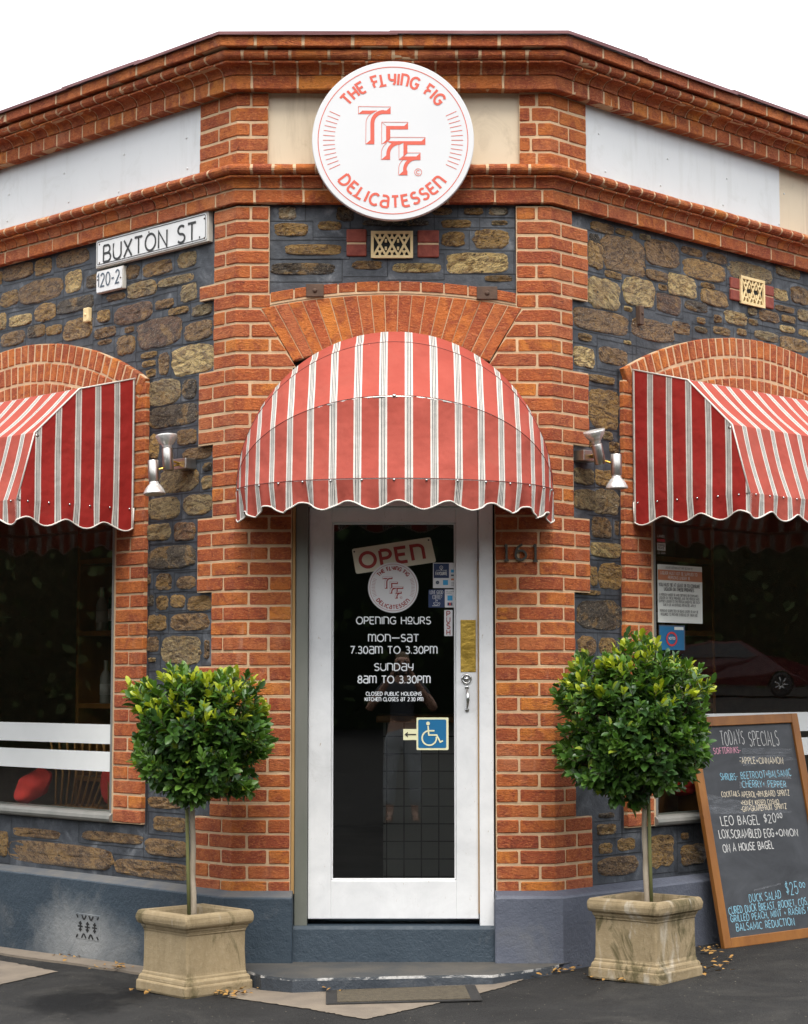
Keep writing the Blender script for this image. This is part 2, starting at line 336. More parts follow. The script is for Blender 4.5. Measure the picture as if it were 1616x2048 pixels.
TILE = mat('white_counter_tile', f_tile)
REDCLOTH = m_noise('red_fabric', (.78, .05, .03), (.62, .03, .02), 12, .85, .4, 90)
CANE = m_noise('cane', (.42, .20, .04), (.30, .13, .03), 20, .6, .2, 60)
MATTOP = m_noise('door_mat_pile', (.105, .085, .055), (.055, .045, .03), 40, .95, .9, 220)
RUBBER = m_noise('black_rubber', (.018, .017, .016), (.03, .028, .026), 20, .8, .3, 90)
TERRACOTTA = m_noise('buff_terracotta', (.80, .62, .33), (.66, .50, .25), 20, .75, .3, 90)

# ------------------------------------------------------------------ mesh helpers
COL = SC.collection
class MB:
    def __init__(s): s.v = []; s.f = []; s.m = []; s.uv = {}; s.tint = []; s.cur = 0; s.t = None; s.sm = []
    def add(s, vs, fs, m=None, tint=None, smooth=False):
        b = len(s.v); s.v += [Vector(p) for p in vs]
        for f in fs: s.f.append([b + i for i in f]); s.m.append(s.cur if m is None else m); s.sm.append(smooth)
        s.tint += [tint or s.t or (1, 1, 1)] * len(vs); return b
    def poly(s, pts, m=None): s.add(pts, [list(range(len(pts)))], m)
    def prism(s, pts, d, m=None):
        """polygon pts (3D) extruded by vector d, closed"""
        n = len(pts); q = [Vector(p) + d for p in pts]
        s.add(list(pts) + q, [list(range(n))[::-1], list(range(n, 2 * n))] + [[i, (i + 1) % n, n + (i + 1) % n, n + i] for i in range(n)], m)
    def box(s, p, ax, ay, az, m=None, bev=0.0):
        """corner p and three edge vectors"""
        p = Vector(p); L_ = [Vector(a) for a in (ax, ay, az)]
        if not bev:
            s.add([p, p + L_[0], p + L_[0] + L_[1], p + L_[1], p + L_[2], p + L_[0] + L_[2], p + L_[0] + L_[1] + L_[2], p + L_[1] + L_[2]],
                  [[0, 3, 2, 1], [4, 5, 6, 7], [0, 1, 5, 4], [1, 2, 6, 5], [2, 3, 7, 6], [3, 0, 4, 7]], m); return
        bm = bmesh.new(); bmesh.ops.create_cube(bm, size=1)
        ln = [a.length for a in L_]
        for v in bm.verts: v.co = Vector((v.co.x * ln[0], v.co.y * ln[1], v.co.z * ln[2]))
        bmesh.ops.bevel(bm, geom=bm.edges[:], offset=min(bev, min(ln) * .45), segments=2, affect='EDGES', profile=.5)
        ce = p + (L_[0] + L_[1] + L_[2]) / 2; un = [a.normalized() for a in L_]
        flip = un[0].cross(un[1]).dot(un[2]) < 0
        bm.verts.index_update()
        s.add([ce + un[0] * v.co.x + un[1] * v.co.y + un[2] * v.co.z for v in bm.verts],
              [[v.index for v in (reversed(f.verts) if flip else f.verts)] for f in bm.faces], m); bm.free()
    def tube(s, pts, r, n=8, m=None, caps=True, smooth=True):
        pts = [Vector(p) for p in pts]; rs = r if isinstance(r, (list, tuple)) else [r] * len(pts); rings = []
        up = Vector((0, 0, 1)); vs = []; prev = None
        for i, p in enumerate(pts):
            d = (pts[min(i + 1, len(pts) - 1)] - pts[max(i - 1, 0)]).normalized()
            if prev is None:
                a = d.cross(up); a = a if a.length > 1e-3 else d.cross(Vector((1, 0, 0))); a.normalize()
            else: a = (prev - d * prev.dot(d)).normalized()
            prev = a; b = d.cross(a)
            vs += [p + (a * math.cos(2 * math.pi * k / n) + b * math.sin(2 * math.pi * k / n)) * rs[i] for k in range(n)]
        fs = [[i * n + k, i * n + (k + 1) % n, (i + 1) * n + (k + 1) % n, (i + 1) * n + k] for i in range(len(pts) - 1) for k in range(n)]
        if caps: fs += [list(range(n))[::-1], list(range((len(pts) - 1) * n, len(pts) * n))]
        s.add(vs, fs, m, smooth=smooth)
    def lathe(s, o, ax, prof, n=24, m=None, smooth=True):
        """prof: (r, h) along axis ax from o"""
        ax = Vector(ax).normalized(); a = ax.cross(Vector((0, 0, 1))); a = a if a.length > 1e-3 else ax.cross(Vector((1, 0, 0))); a.normalize(); b = ax.cross(a)
        vs = []; o = Vector(o)
        for r, h in prof: vs += [o + ax * h + (a * math.cos(2 * math.pi * k / n) + b * math.sin(2 * math.pi * k / n)) * max(r, 1e-5) for k in range(n)]
        fs = [[i * n + k, i * n + (k + 1) % n, (i + 1) * n + (k + 1) % n, (i + 1) * n + k] for i in range(len(prof) - 1) for k in range(n)]
        fs += [list(range(n))[::-1], list(range((len(prof) - 1) * n, len(prof) * n))]
        s.add(vs, fs, m, smooth=smooth)
    def grid(s, rows, m=None, uvs=None, smooth=True):
        """rows of points; uvs same shape"""
        nr, nc = len(rows), len(rows[0]); b = len(s.v); f0 = len(s.f)
        s.add([p for r in rows for p in r], [[i * nc + j, i * nc + j + 1, (i + 1) * nc + j + 1, (i + 1) * nc + j] for i in range(nr - 1) for j in range(nc - 1)], m, smooth=smooth)
        if uvs:
            k = f0
            for i in range(nr - 1):
                for j in range(nc - 1):
                    s.uv[k] = [uvs[i][j], uvs[i][j + 1], uvs[i + 1][j + 1], uvs[i + 1][j]]; k += 1
    def build(s, name, mats, parent=None, tinted=False, recalc=False):
        me = bpy.data.meshes.new(name); org = Vector((0, 0, 0))
        if s.v:
            lo = Vector([min(p[i] for p in s.v) for i in range(3)]); hi = Vector([max(p[i] for p in s.v) for i in range(3)])
            org = Vector(((lo.x + hi.x) / 2, (lo.y + hi.y) / 2, lo.z))
        me.from_pydata([p - org for p in s.v], [], s.f)
        for m_ in (mats if isinstance(mats, (list, tuple)) else [mats]): me.materials.append(m_)
        me.polygons.foreach_set('material_index', s.m); me.polygons.foreach_set('use_smooth', s.sm)
        if s.uv:
            ul = me.uv_layers.new(name='UVMap')
            for pi, p in enumerate(me.polygons):
                if pi in s.uv:
                    for li, q in zip(p.loop_indices, s.uv[pi]): ul.data[li].uv = q
        if tinted:
            a = me.attributes.new('tint', 'FLOAT_COLOR', 'POINT')
            a.data.foreach_set('color', [x for tcol in s.tint for x in (*tcol, 1)])
        me.update()
        if recalc:
            bm = bmesh.new(); bm.from_mesh(me); bmesh.ops.recalc_face_normals(bm, faces=bm.faces); bm.to_mesh(me); bm.free()
        o = bpy.data.objects.new(name, me); COL.objects.link(o); o.location = org
        if parent is not None: adopt(o, parent)
        return o
WLOC = {}
def wloc(o):
    p = o.location.copy()
    while o.parent is not None: o = o.parent; p += o.location
    return p
def adopt(o, parent):
    o.location = o.location - wloc(parent); o.parent = parent
def tag(o, label=None, cat=None, group=None, kind=None):
    for k, v in (('label', label), ('category', cat), ('group', group), ('kind', kind)):
        if v: o[k] = v
    return o
def thing(name, loc, label, cat, group=None):
    o = bpy.data.objects.new(name, None); COL.objects.link(o); o.location = loc; o.empty_display_size = .1
    return tag(o, label, cat, group)

J = lambda a=.0016: random.uniform(-a, a)
def sweep(mb, prof, s0, s1, m, bev=.004, jit=.0012, skew=(0, 0)):
    """closed profile [(o,z)...] swept round the corner path from s0 to s1, ends rounded; skew shifts the end at the top of the profile"""
    zc = sum(p[1] for p in prof) / len(prof); oc = sum(p[0] for p in prof) / len(prof); zmin = min(p[1] for p in prof); zh = max(p[1] for p in prof) - zmin
    def sec(s, k, end=None):
        pts = []
        for o, z in prof:
            oo, zz = oc + (o - oc) * k, zc + (z - zc) * k
            ss = s
            if end is not None and skew[end]: ss = s + skew[end] * ((z - zmin) / zh - .5)
            p = PT(ss, oo, zz)
            pts.append(p + Vector((J(jit), J(jit), J(jit))))
        return pts
    def csec(kc): return [corner(kc, o, z) for o, z in prof]
    hh = min(zh, .08); k = 1 - 2 * bev / hh
    secs = [sec(s0, k, 0), sec(s0 + bev, 1, 0)]
    for kc, sc in ((0, 0.0), (1, WF)):
        if s0 + bev < sc < s1 - bev: secs.append(csec(kc))
    if jit and s1 - s0 > .09:
        m_ = 3 if s1 - s0 > .16 else 2
        mids = [s0 + (s1 - s0) * q_ / m_ for q_ in range(1, m_)]
        mids = [x for x in mids if all(abs(x - q_) > .02 for q_ in (0, WF))]
        nf = len(secs); lst_ = [(s0 + bev, secs[1])] + [(sc, csec(kc)) for kc, sc in ((0, 0.0), (1, WF)) if s0 + bev < sc < s1 - bev] + [(x, sec(x, 1 + J(.02))) for x in mids]
        secs = [secs[0]] + [p_ for _, p_ in sorted(lst_, key=lambda t_: t_[0])]
    secs += [sec(s1 - bev, 1, 1), sec(s1, k, 1)]
    n = len(prof); vs = [p for q in secs for p in q]
    fs = [[i * n + j, i * n + (j + 1) % n, (i + 1) * n + (j + 1) % n, (i + 1) * n + j] for i in range(len(secs) - 1) for j in range(n)]
    fs += [list(range(n))[::-1], list(range((len(secs) - 1) * n, len(secs) * n))]
    mb.add(vs, fs, m)
def brick_prof(z0, z1, o1, o0=None, ch=.004):
    o0 = o1 - .05 if o0 is None else o0
    return [(o0, z0), (o1 - ch, z0), (o1, z0 + ch), (o1, z1 - ch), (o1 - ch, z1), (o0, z1)]

# ------------------------------------------------------------------ key levels on the chamfered front
PITCH = .0753
ZREF = zat(1181.7, 0, 520)                     # bottom of one long quoin block
Z_BELT0 = zat(406, .02, 500)                   # underside of belt course
Z_PL = zat(1783, 0, 500)                       # top of plinth / first brick
n_down = round((ZREF - Z_PL) / PITCH)
Z_SPR = zat(722, 0, 585)                       # arch springing
MJ = .0118                                      # mortar joint
building = thing('corner_shop_building', (0, .5, 0), 'red brick and dark stone corner shop with a chamfered entrance', 'building')
U_SIDE = {'L': (hit(392.5, 1110, 'L')[0], hit(423, 960, 'L')[0], hit(446.5, 1047, 'L')[0]), 'R': (hit(1182, 1110, 'R')[0], hit(1149.5, 960, 'R')[0], hit(1127, 1047, 'R')[0])}   # long, short, header joint

def opening_edge(z, side='L'):
    """inner end of the left pier bricks, measured along the front from the corner"""
    k = (lambda px: hit(px, 660, 'F')[0] - XL) if side == 'L' else (lambda px: XR - hit(px, 660, 'F')[0])
    x_top, x_bot, x_pan, x_lab, x_low = [k(v) for v in ((520, 584, 537, 541, 585) if side == 'L' else (1047, 983, 1034, 1034, 989))]
    z_top, z_bot = hit(521, 612, 'F')[1], hit(585, 722, 'F')[1]
    if z > z_top + .045: return x_pan, 0
    if z > z_top - .01: return x_lab, 0
    if z > z_bot: return x_top + (z_top - z) * (x_bot - x_top) / (z_top - z_bot), -(x_bot - x_top) / (z_top - z_bot)
    return x_low, 0

def pier(side):
    mb = MB(); UL, US, UH = U_SIDE[side]
    z_top = Z_BELT0 - .006; k = -n_down
    S = (lambda s: s) if side == 'L' else (lambda s: WF - s)
    def br(a, b, z0, z1, skb=0):
        a, b = a + MJ / 2 + J(.002), b - MJ / 2 + J(.002)
        o = J(.0018); pr = brick_prof(z0 + MJ / 2 + J(.0012), z1 - MJ / 2 + J(.0012), o, -.05)
        if side == 'L': sweep(mb, pr, a, b, 0, skew=(0, skb))
        else: sweep(mb, pr, WF - b, WF - a, 0, skew=(-skb, 0))
    ztop_long = []
    while True:
        z0 = ZREF + k * PITCH; z1 = z0 + PITCH
        if z1 > z_top + .02: break
        z1 = min(z1, z_top); kk = k % 10; long_ = kk < 5; typ = 'A' if k % 2 == 0 else 'B'
        lim = (3.62 if side == 'L' else z_top - .06)
        if z1 > lim and k > 8: long_ = False
        e, sk = opening_edge((z0 + z1) / 2, side); skb = sk * PITCH
        js = []
        if typ == 'A':
            if long_: js = [-UL, -UH]
            else: js = [-US, -UH]
            js += [.177]
        else:
            if long_: js = [-UL, -US]
            else: js = [-US]
            js += [.0755]
        if e - js[-1] > .30: js.append(js[-1] + .235)
        js = [j for j in js if j < e - .035] + [e + .004]
        for i in range(len(js) - 1):
            br(js[i], js[i + 1], z0, z1, skb if i == len(js) - 2 else 0)
        # mortar bed behind this course (sits a few mm behind the brick faces)
        om = -.0042; a, b = js[0] + .004, js[-1] - .002
        pr = [(-.055, z0 - .0005), (om, z0 - .0005), (om, z1 + .0005), (-.055, z1 + .0005)]
        if side == 'L': sweep(mb, pr, a, b, 1, bev=0.0005, jit=0, skew=(0, skb))
        else: sweep(mb, pr, WF - b, WF - a, 1, bev=0.0005, jit=0, skew=(-skb, 0))
        k += 1
    return mb.build('brick_pier', [BRICK, MORTAR], building)
pier('L'); pier('R')

# ------------------------------------------------------------------ mouldings: cornice, belt course
S_END = 4.6
def arcp(oc, zc, ro, rz, a0, a1, n=6): return [(oc + ro * math.cos(R_(a0 + (a1 - a0) * i / n)), zc + rz * math.sin(R_(a0 + (a1 - a0) * i / n))) for i in range(n + 1)]
def course(mb, prof, L_, s0, s1, phase=0, joint=.010, mortar=True, front=None, bev=.004, moff=.0022):
    s = s0 + phase; cuts = [s0]
    while s < s1 - .04:
        if s > s0 + .03: cuts.append(s)
        ln = L_
        if front and 0 < s < WF: ln = random.choice(front)
        s += ln * random.uniform(.97, 1.03)
    cuts.append(s1)
    cuts = [x for x in cuts if all(abs(x - q) > .028 for q in (0, WF))]
    for a, b in zip(cuts, cuts[1:]):
        j = [J(.0015), J(.0012)]
        sweep(mb, [(o + j[0], z + j[1]) for o, z in prof], a + joint / 2, b - joint / 2, 0, bev=bev)
    if mortar:
        zc = sum(p[1] for p in prof) / len(prof)
        sweep(mb, [(o - moff, zc + (z - zc) * .97) for o, z in prof], s0, s1, 1, bev=.0005, jit=0)
# cornice
zc = [zat(y, o, 480) for y, o in ((69, .17), (92, .17), (96, .14), (117, .14), (126, .115), (148, .07), (150, .055), (178, .055))]
Z_TOP = zc[0]; B_ = -.02
mb = MB()
course(mb, [(B_, zc[1]), (.166, zc[1]), (.17, zc[1] + .004), (.17, zc[0] - .004), (.166, zc[0]), (B_, zc[0])], .245, -S_END, WF + S_END, .07)
course(mb, [(B_, zc[3])] + arcp(.112, (zc[2] + zc[3]) / 2, .036, (zc[2] - zc[3]) / 2, -90, 90, 8) + [(B_, zc[2])], .118, -S_END, WF + S_END, .03, front=(.118, .2))
course(mb, [(B_, zc[5])] + [(.058, zc[5])] + [(.062 + .05 * (1 - math.cos(R_(90 * i / 5))), zc[5] + (zc[4] - zc[5]) * math.sin(R_(90 * i / 5))) for i in range(6)] + [(.122, zc[4] + .002), (.122, zc[3] - .004), (B_, zc[3] - .004)], .118, -S_END, WF + S_END, .08, moff=.006)
course(mb, [(B_, zc[7]), (.051, zc[7]), (.055, zc[7] + .004), (.055, zc[6] - .004), (.051, zc[6]), (B_, zc[6])], .122, -S_END, WF + S_END, .05, front=(.232, .12))
sweep(mb, [(B_ - .01, zc[1] - .02), (.10, zc[1] - .02), (.10, zc[0] - .02), (B_ - .01, zc[0] - .02)], -S_END, WF + S_END, 1, bev=.001, jit=0)
sweep(mb, [(B_ - .01, zc[7] + .01), (.05, zc[7] + .01), (.05, zc[4]), (B_ - .01, zc[4])], -S_END, WF + S_END, 1, bev=.001, jit=0)
mb.build('cornice', [BRICK_HI, MORTAR], building)
# flashing over the coping, and the flat roof behind it
mb = MB()
zf = Z_TOP + .004
cuts = [-S_END, -3.2, -2.1, -1.25, -.6, WF / 2, WF + .55, WF + 1.35, WF + 2.2, WF + S_END]
for i, (a, b) in enumerate(zip(cuts, cuts[1:])):
    dz = (i % 2) * .005
    sweep(mb, [(-.10, zf + dz + .03), (.15, zf + dz), (.184, zf + dz - .004), (.190, zf + dz - .010), (.192, zf + dz + .006), (.150, zf + dz + .012), (-.10, zf + dz + .042)], a - .02, b + .02, 0, bev=.001, jit=.0015)
mb.build('roof_flashing', FLASH, building)
mb = MB()
ring = [W('L', S_END, -.05, Z_TOP + .02), W('F', XL, -.05, Z_TOP + .02), W('F', XR, -.05, Z_TOP + .02), W('R', S_END, -.05, Z_TOP + .02), Vector((3.4, 8, Z_TOP + .02)), Vector((-3.4, 8, Z_TOP + .02))]
mb.prism(ring, Vector((0, 0, .02)), 0); mb.build('roof', FLASH, building)
# belt course
zb = [zat(y, o, 480) for y, o in ((325, .08), (347, .08), (354, .055), (375, .03), (380, .02), (406, .02))]
mb = MB()
course(mb, [(B_, zb[1])] + arcp(.045, (zb[0] + zb[1]) / 2, .042, (zb[0] - zb[1]) / 2, -90, 90, 8) + [(B_, zb[0])], .108, -S_END, WF + S_END, .04)
course(mb, [(B_, zb[3]), (.022, zb[3])] + [(.026 + .03 * (1 - math.cos(R_(90 * i / 5))), zb[3] + (zb[2] - zb[3]) * math.sin(R_(90 * i / 5))) for i in range(6)] + [(.062, zb[2]), (.062, zb[1] - .003), (B_, zb[1] - .003)], .108, -S_END, WF + S_END, .07, moff=.006)
course(mb, [(B_, zb[5]), (.016, zb[5]), (.02, zb[5] + .004), (.02, zb[4] - .004), (.016, zb[4]), (B_, zb[4])], .243, -S_END, WF + S_END, .10)
sweep(mb, [(B_ - .01, zb[5] + .008), (.014, zb[5] + .008), (.014, zb[1]), (B_ - .01, zb[1])], -S_END, WF + S_END, 1, bev=.001, jit=0)
mb.build('belt_course', [BRICK_HI, MORTAR], building)

# ------------------------------------------------------------------ frieze: brick pilasters, cream panel, white fascia boards
ZF0, ZF1 = zb[0], zc[7]
uFL, uFR = hit(398, 300, 'L')[0], hit(1174, 300, 'R')[0]
eFL = hit(538, 250, 'F')[0] - XL
nF = 5; pf = (ZF1 - ZF0) / nF
for side in 'LR':
    mb = MB()
    uo = uFL if side == 'L' else uFR
    for i in range(nF):
        z0, z1 = ZF0 + i * pf, ZF0 + (i + 1) * pf
        js = [-uo, -.095 if i % 2 else -.115, .095 if i % 2 else .0, eFL] if False else ([-uo, -.145, .07, eFL] if i % 2 == 0 else [-uo, -.07, eFL - .0] )
        if i % 2: js = [-uo, -.07, .10, eFL] if side == 'R' else [-uo, -.06, eFL]
        for a, b in zip(js, js[1:]):
            a, b = a + MJ / 2 + J(.002), b - MJ / 2 + J(.002); pr = brick_prof(z0 + MJ / 2 + J(), z1 - MJ / 2 + J(), J(.002), -.05)
            if side == 'L': sweep(mb, pr, a, b, 0)
            else: sweep(mb, pr, WF - b, WF - a, 0)
        pr = [(-.055, z0), (-.0042, z0), (-.0042, z1), (-.055, z1)]
        a, b = -uo + .004, eFL - .004
        if side == 'L': sweep(mb, pr, a, b, 1, bev=.0005, jit=0)
        else: sweep(mb, pr, WF - b, WF - a, 1, bev=.0005, jit=0)
    mb.build('frieze_pilaster', [BRICK, MORTAR], building)
mb = MB(); a, b = XL + eFL - .03, XR - eFL + .03
mb.box((a, .03, ZF0 - .03), (b - a, 0, 0), (0, .05, 0), (0, 0, ZF1 - ZF0 + .06)); mb.build('cream_frieze_panel', CREAM, building)
for side, uo in (('L', uFL), ('R', uFR)):
    ue = 4.5 if side == 'L' else hit(1559, 420, 'R', -.012)[0]
    mb = MB(); p = W(side, uo + .002, -.03, ZF0 - .02)
    mb.box(p, DIR[side] * (ue - uo), NRM[side] * .018, UPZ * (ZF1 - ZF0 + .04))
    for k in range(8):
        for zz in (ZF0 + .06, ZF0 + .24):
            q = W(side, uo + .12 + k * .55 + J(.05), -.012, zz + J(.02))
            mb.lathe(q, NRM[side], [(.006, 0), (.006, .002), (.003, .004)], 10)
    o = mb.build('fascia_board', PANEL, building)
    if side == 'R':
        mb = MB(); mb.box(W('R', ue - .01, -.05, ZF0 - .02), DIR['R'] * (4.5 - ue), NRM['R'] * .018, UPZ * (ZF1 - ZF0 + .04)); mb.build('cream_side_panel', CREAM, building)

# ------------------------------------------------------------------ arches
mb = MB()
# gauged flat arch over the door
cx = hit(783, 600, 'F')[0]
o_l, zo_l = hit(522, 612, 'F'); o_r = 2 * cx - o_l; z_pk = hit(783, 585, 'F')[1]
i_l, zi_l = hit(586, 722, 'F'); i_r = 2 * cx - i_l; zi_pk = zi_l + .07
def arcz(x, hw, zs, zp):
    sag = zp - zs; Rr = (hw * hw + sag * sag) / (2 * sag); return zp - Rr + math.sqrt(max(Rr * Rr - (x - cx) ** 2, 0))
NV = 19
def vpt(t, top): 
    x = (o_l + (o_r - o_l) * t) if top else (i_l + (i_r - i_l) * t)
    return Vector((x, 0, arcz(x, (o_r - o_l) / 2, zo_l, z_pk) if top else arcz(x, (i_r - i_l) / 2, zi_l, zi_pk)))
def vox(mb, quad, o, th, m, inset=.0):
    """quad (bottom-left, bottom-right, top-right, top-left) as a rounded brick on the front"""
    ce = sum(quad, Vector()) / 4
    q = [p + (ce - p).normalized() * inset for p in quad]; q2 = [p + (ce - p).normalized() * .005 for p in q]
    n_ = Vector((0, -1, 0)); 
    vs = [p + Vector((0, .05, 0)) for p in q] + [p - n_ * .004 + n_ * o for p in q] + [p + n_ * o + Vector((J(), 0, J())) for p in q2]
    mb.add(vs, [[4 + i, 4 + (i + 1) % 4, (i + 1) % 4, i] for i in range(4)] + [[8 + i, 8 + (i + 1) % 4, 4 + (i + 1) % 4, 4 + i] for i in range(4)] + [[8, 9, 10, 11]], m)
for i in range(NV):
    g = .0022
    t0, t1 = i / NV, (i + 1) / NV
    B0, B1, T1, T0 = vpt(t0, False), vpt(t1, False), vpt(t1, True), vpt(t0, True)
    dx = Vector((g, 0, 0)); vox(mb, [B0 + dx, B1 - dx, T1 - dx - UPZ * .012, T0 + dx - UPZ * .012], .001 + J(.001), .05, 0)
# mortar behind
pts = [vpt(i / NV, False) + Vector((0, .003, 0)) for i in range(NV + 1)] + [vpt(1 - i / NV, True) + Vector((0, .003, .006)) for i in range(NV + 1)]
mb.prism(pts, Vector((0, .05, 0)), 1)
# label course above: bricks on edge following the arc, with two iron plates
xl, zl = hit(540, 600, 'F'); xr = 2 * cx - xl
def lz(x, top): return arcz(x, (o_r - o_l) / 2, zo_l, z_pk) + (.058 if top else .004)
cutsx = [540, 588, 617, 643, 676, 712, 757, 800, 842, 888, 936, 958, 990, 1033]
cutsx = [hit(q, 580, 'F')[0] for q in cutsx]
for i, (a, b) in enumerate(zip(cutsx, cutsx[1:])):
    if i in (2, 11): continue
    a, b = a + .004, b - .004
    vox(mb, [Vector((a, 0, lz(a, 0) + .004)), Vector((b, 0, lz(b, 0) + .004)), Vector((b, 0, lz(b, 1))), Vector((a, 0, lz(a, 1)))], .006 + J(.002), .05, 2)
xs = [cutsx[0] + (cutsx[-1] - cutsx[0]) * i / 20 for i in range(21)]
mb.prism([Vector((x, -.001, lz(x, 0) - .008)) for x in xs] + [Vector((x, -.001, lz(x, 1) - .006)) for x in reversed(xs)], Vector((0, .05, 0)), 1)
mb.build('door_arch', [GAUGED, MORTAR, BRICK], building)
for i in (2, 11):
    mb = MB(); a, b = cutsx[i] - .012, cutsx[i + 1] + .012; xm = (a + b) / 2
    mb.box((a, -.012, lz(xm, 0) - .004), (b - a, 0, 0), (0, .05, 0), (0, 0, .066), bev=.003)
    mb.lathe((xm, -.012, lz(xm, 0) + .028), (0, -1, 0), [(.012, 0), (.011, .004), (.006, .008), (.0, .009)], 12)
    mb.build('iron_plate', RUST, building)

# side window arches: two rings of bricks on edge
WIN = {}
for side, apx, js, jo in (('L', 1.90, 227, 288), ('R', 1.82, 1308, 1250)):
    ui = hit(js, 1400, side)[0]; uo = hit(jo, 1200, side)[0]
    zpk = hit(60 if side == 'L' else 1480, 689 if side == 'L' else 674, side)[1]
    zsp = hit(jo, 758 if side == 'L' else 738, side)[1]
    zsill = hit(js, 1645 if side == 'L' else 1652, side)[1]
    hw = apx - uo; sag = zpk - zsp; Rr = (hw * hw + sag * sag) / (2 * sag)
    WIN[side] = dict(ui=ui, uo=uo, apx=apx, zpk=zpk, zsp=zsp, zsill=zsill, R=Rr, zc=zpk - Rr, ue=2 * apx - ui, ueo=2 * apx - uo)
def arch_z(side, u, dr=0):
    q = WIN[side]; r = q['R'] - dr; return q['zc'] + math.sqrt(max(r * r - (u - q['apx']) ** 2, 0))
for side in 'LR':
    q = WIN[side]; mb = MB(); a_max = math.asin((q['apx'] - q['uo']) / q['R'])
    def P(r, a, o): return W(side, q['apx'] + r * math.sin(a), o, q['zc'] + r * math.cos(a))
    for ring, (r1, r0) in enumerate(((q['R'] - .003, q['R'] - .104), (q['R'] - .116, q['R'] - .216), (q['R'] - .230, q['R'] - .328))):
        n_ = int(2 * a_max * r1 / .0665)
        for i in range(n_):
            a0 = -a_max + 2 * a_max * i / n_ + .0062 / r1; a1 = -a_max + 2 * a_max * (i + 1) / n_ - .0062 / r1; o = .004 + J(.0025)
            rj0, rj1 = r0 + J(.003), r1 + J(.003); am = (a1 - a0) * .10; rm = .006
            outer = [P(rj0, a0, 0), P(rj0, a1, 0), P(rj1, a1, 0), P(rj1, a0, 0)]
            inner = [P(rj0 + rm, a0 + am, 0), P(rj0 + rm, a1 - am, 0), P(rj1 - rm, a1 - am, 0), P(rj1 - rm, a0 + am, 0)]
            nn = NRM[side]
            vs = [p - nn * .05 for p in outer] + [p + nn * (o - .005) for p in outer] + [p + nn * o for p in inner]
            fs = [[4 + i_, 4 + (i_ + 1) % 4, (i_ + 1) % 4, i_] for i_ in range(4)] + [[8 + i_, 8 + (i_ + 1) % 4, 4 + (i_ + 1) % 4, 4 + i_] for i_ in range(4)] + [[8, 9, 10, 11]]
            if side == 'L': fs = [f[::-1] for f in fs]
            mb.add(vs, fs, 0)
    for i in range(40):
        am_ = a_max * .992; a0, a1 = -am_ + 2 * am_ * i / 40, -am_ + 2 * am_ * (i + 1) / 40
        pts = [P(q['R'] - .33, a0, -.001), P(q['R'] - .33, a1, -.001), P(q['R'] - .002, a1, -.001), P(q['R'] - .002, a0, -.001)]
        mb.prism(pts, -NRM[side] * .06, 1)
    mb.build('window_arch', [BRICK, MORTAR], building)
    # brick jambs either side of the opening
    zj = q['zsill']
    for near in (True, False):
        mb = MB(); z = zj; k = 0
        while z + PITCH < q['zsp'] + .012:
            a, b = (q['uo'], q['ui']) if near else (q['ue'], q['ueo'])
            zt = z + PITCH
            cuts_ = [a, b] if k % 2 == 0 else [a, (a + b) / 2 + J(.006), b]
            for x0, x1 in zip(cuts_, cuts_[1:]):
                p0 = x0 + MJ / 2 + J(.002); p1 = x1 - MJ / 2 + J(.002)
                s0, s1 = (-p1, -p0) if side == 'L' else (WF + p0, WF + p1)
                if zt - .02 < max(arch_z(side, x0, .33), arch_z(side, x1, .1)) or True:
                    sweep(mb, brick_prof(z + MJ / 2 + J(), zt - MJ / 2 + J(), .002 + J(.002), -.1), s0, s1, 0)
            z = zt; k += 1
        a, b = (q['uo'] + .009, q['ui'] + .011) if near else (q['ue'] - .011, q['ueo'] - .009)
        mb.box(W(side, a, -.1, zj), DIR[side] * (b - a), NRM[side] * .096, UPZ * (z - zj), 1)
        # cement fillet between frame and bricks
        uf = q['ui'] if near else q['ue'] - .012
        mb.box(W(side, uf, -.11, zj), DIR[side] * .012, NRM[side] * .102, UPZ * (z - zj), 1)
        mb.build('window_jamb', [BRICK, MORTAR], building)

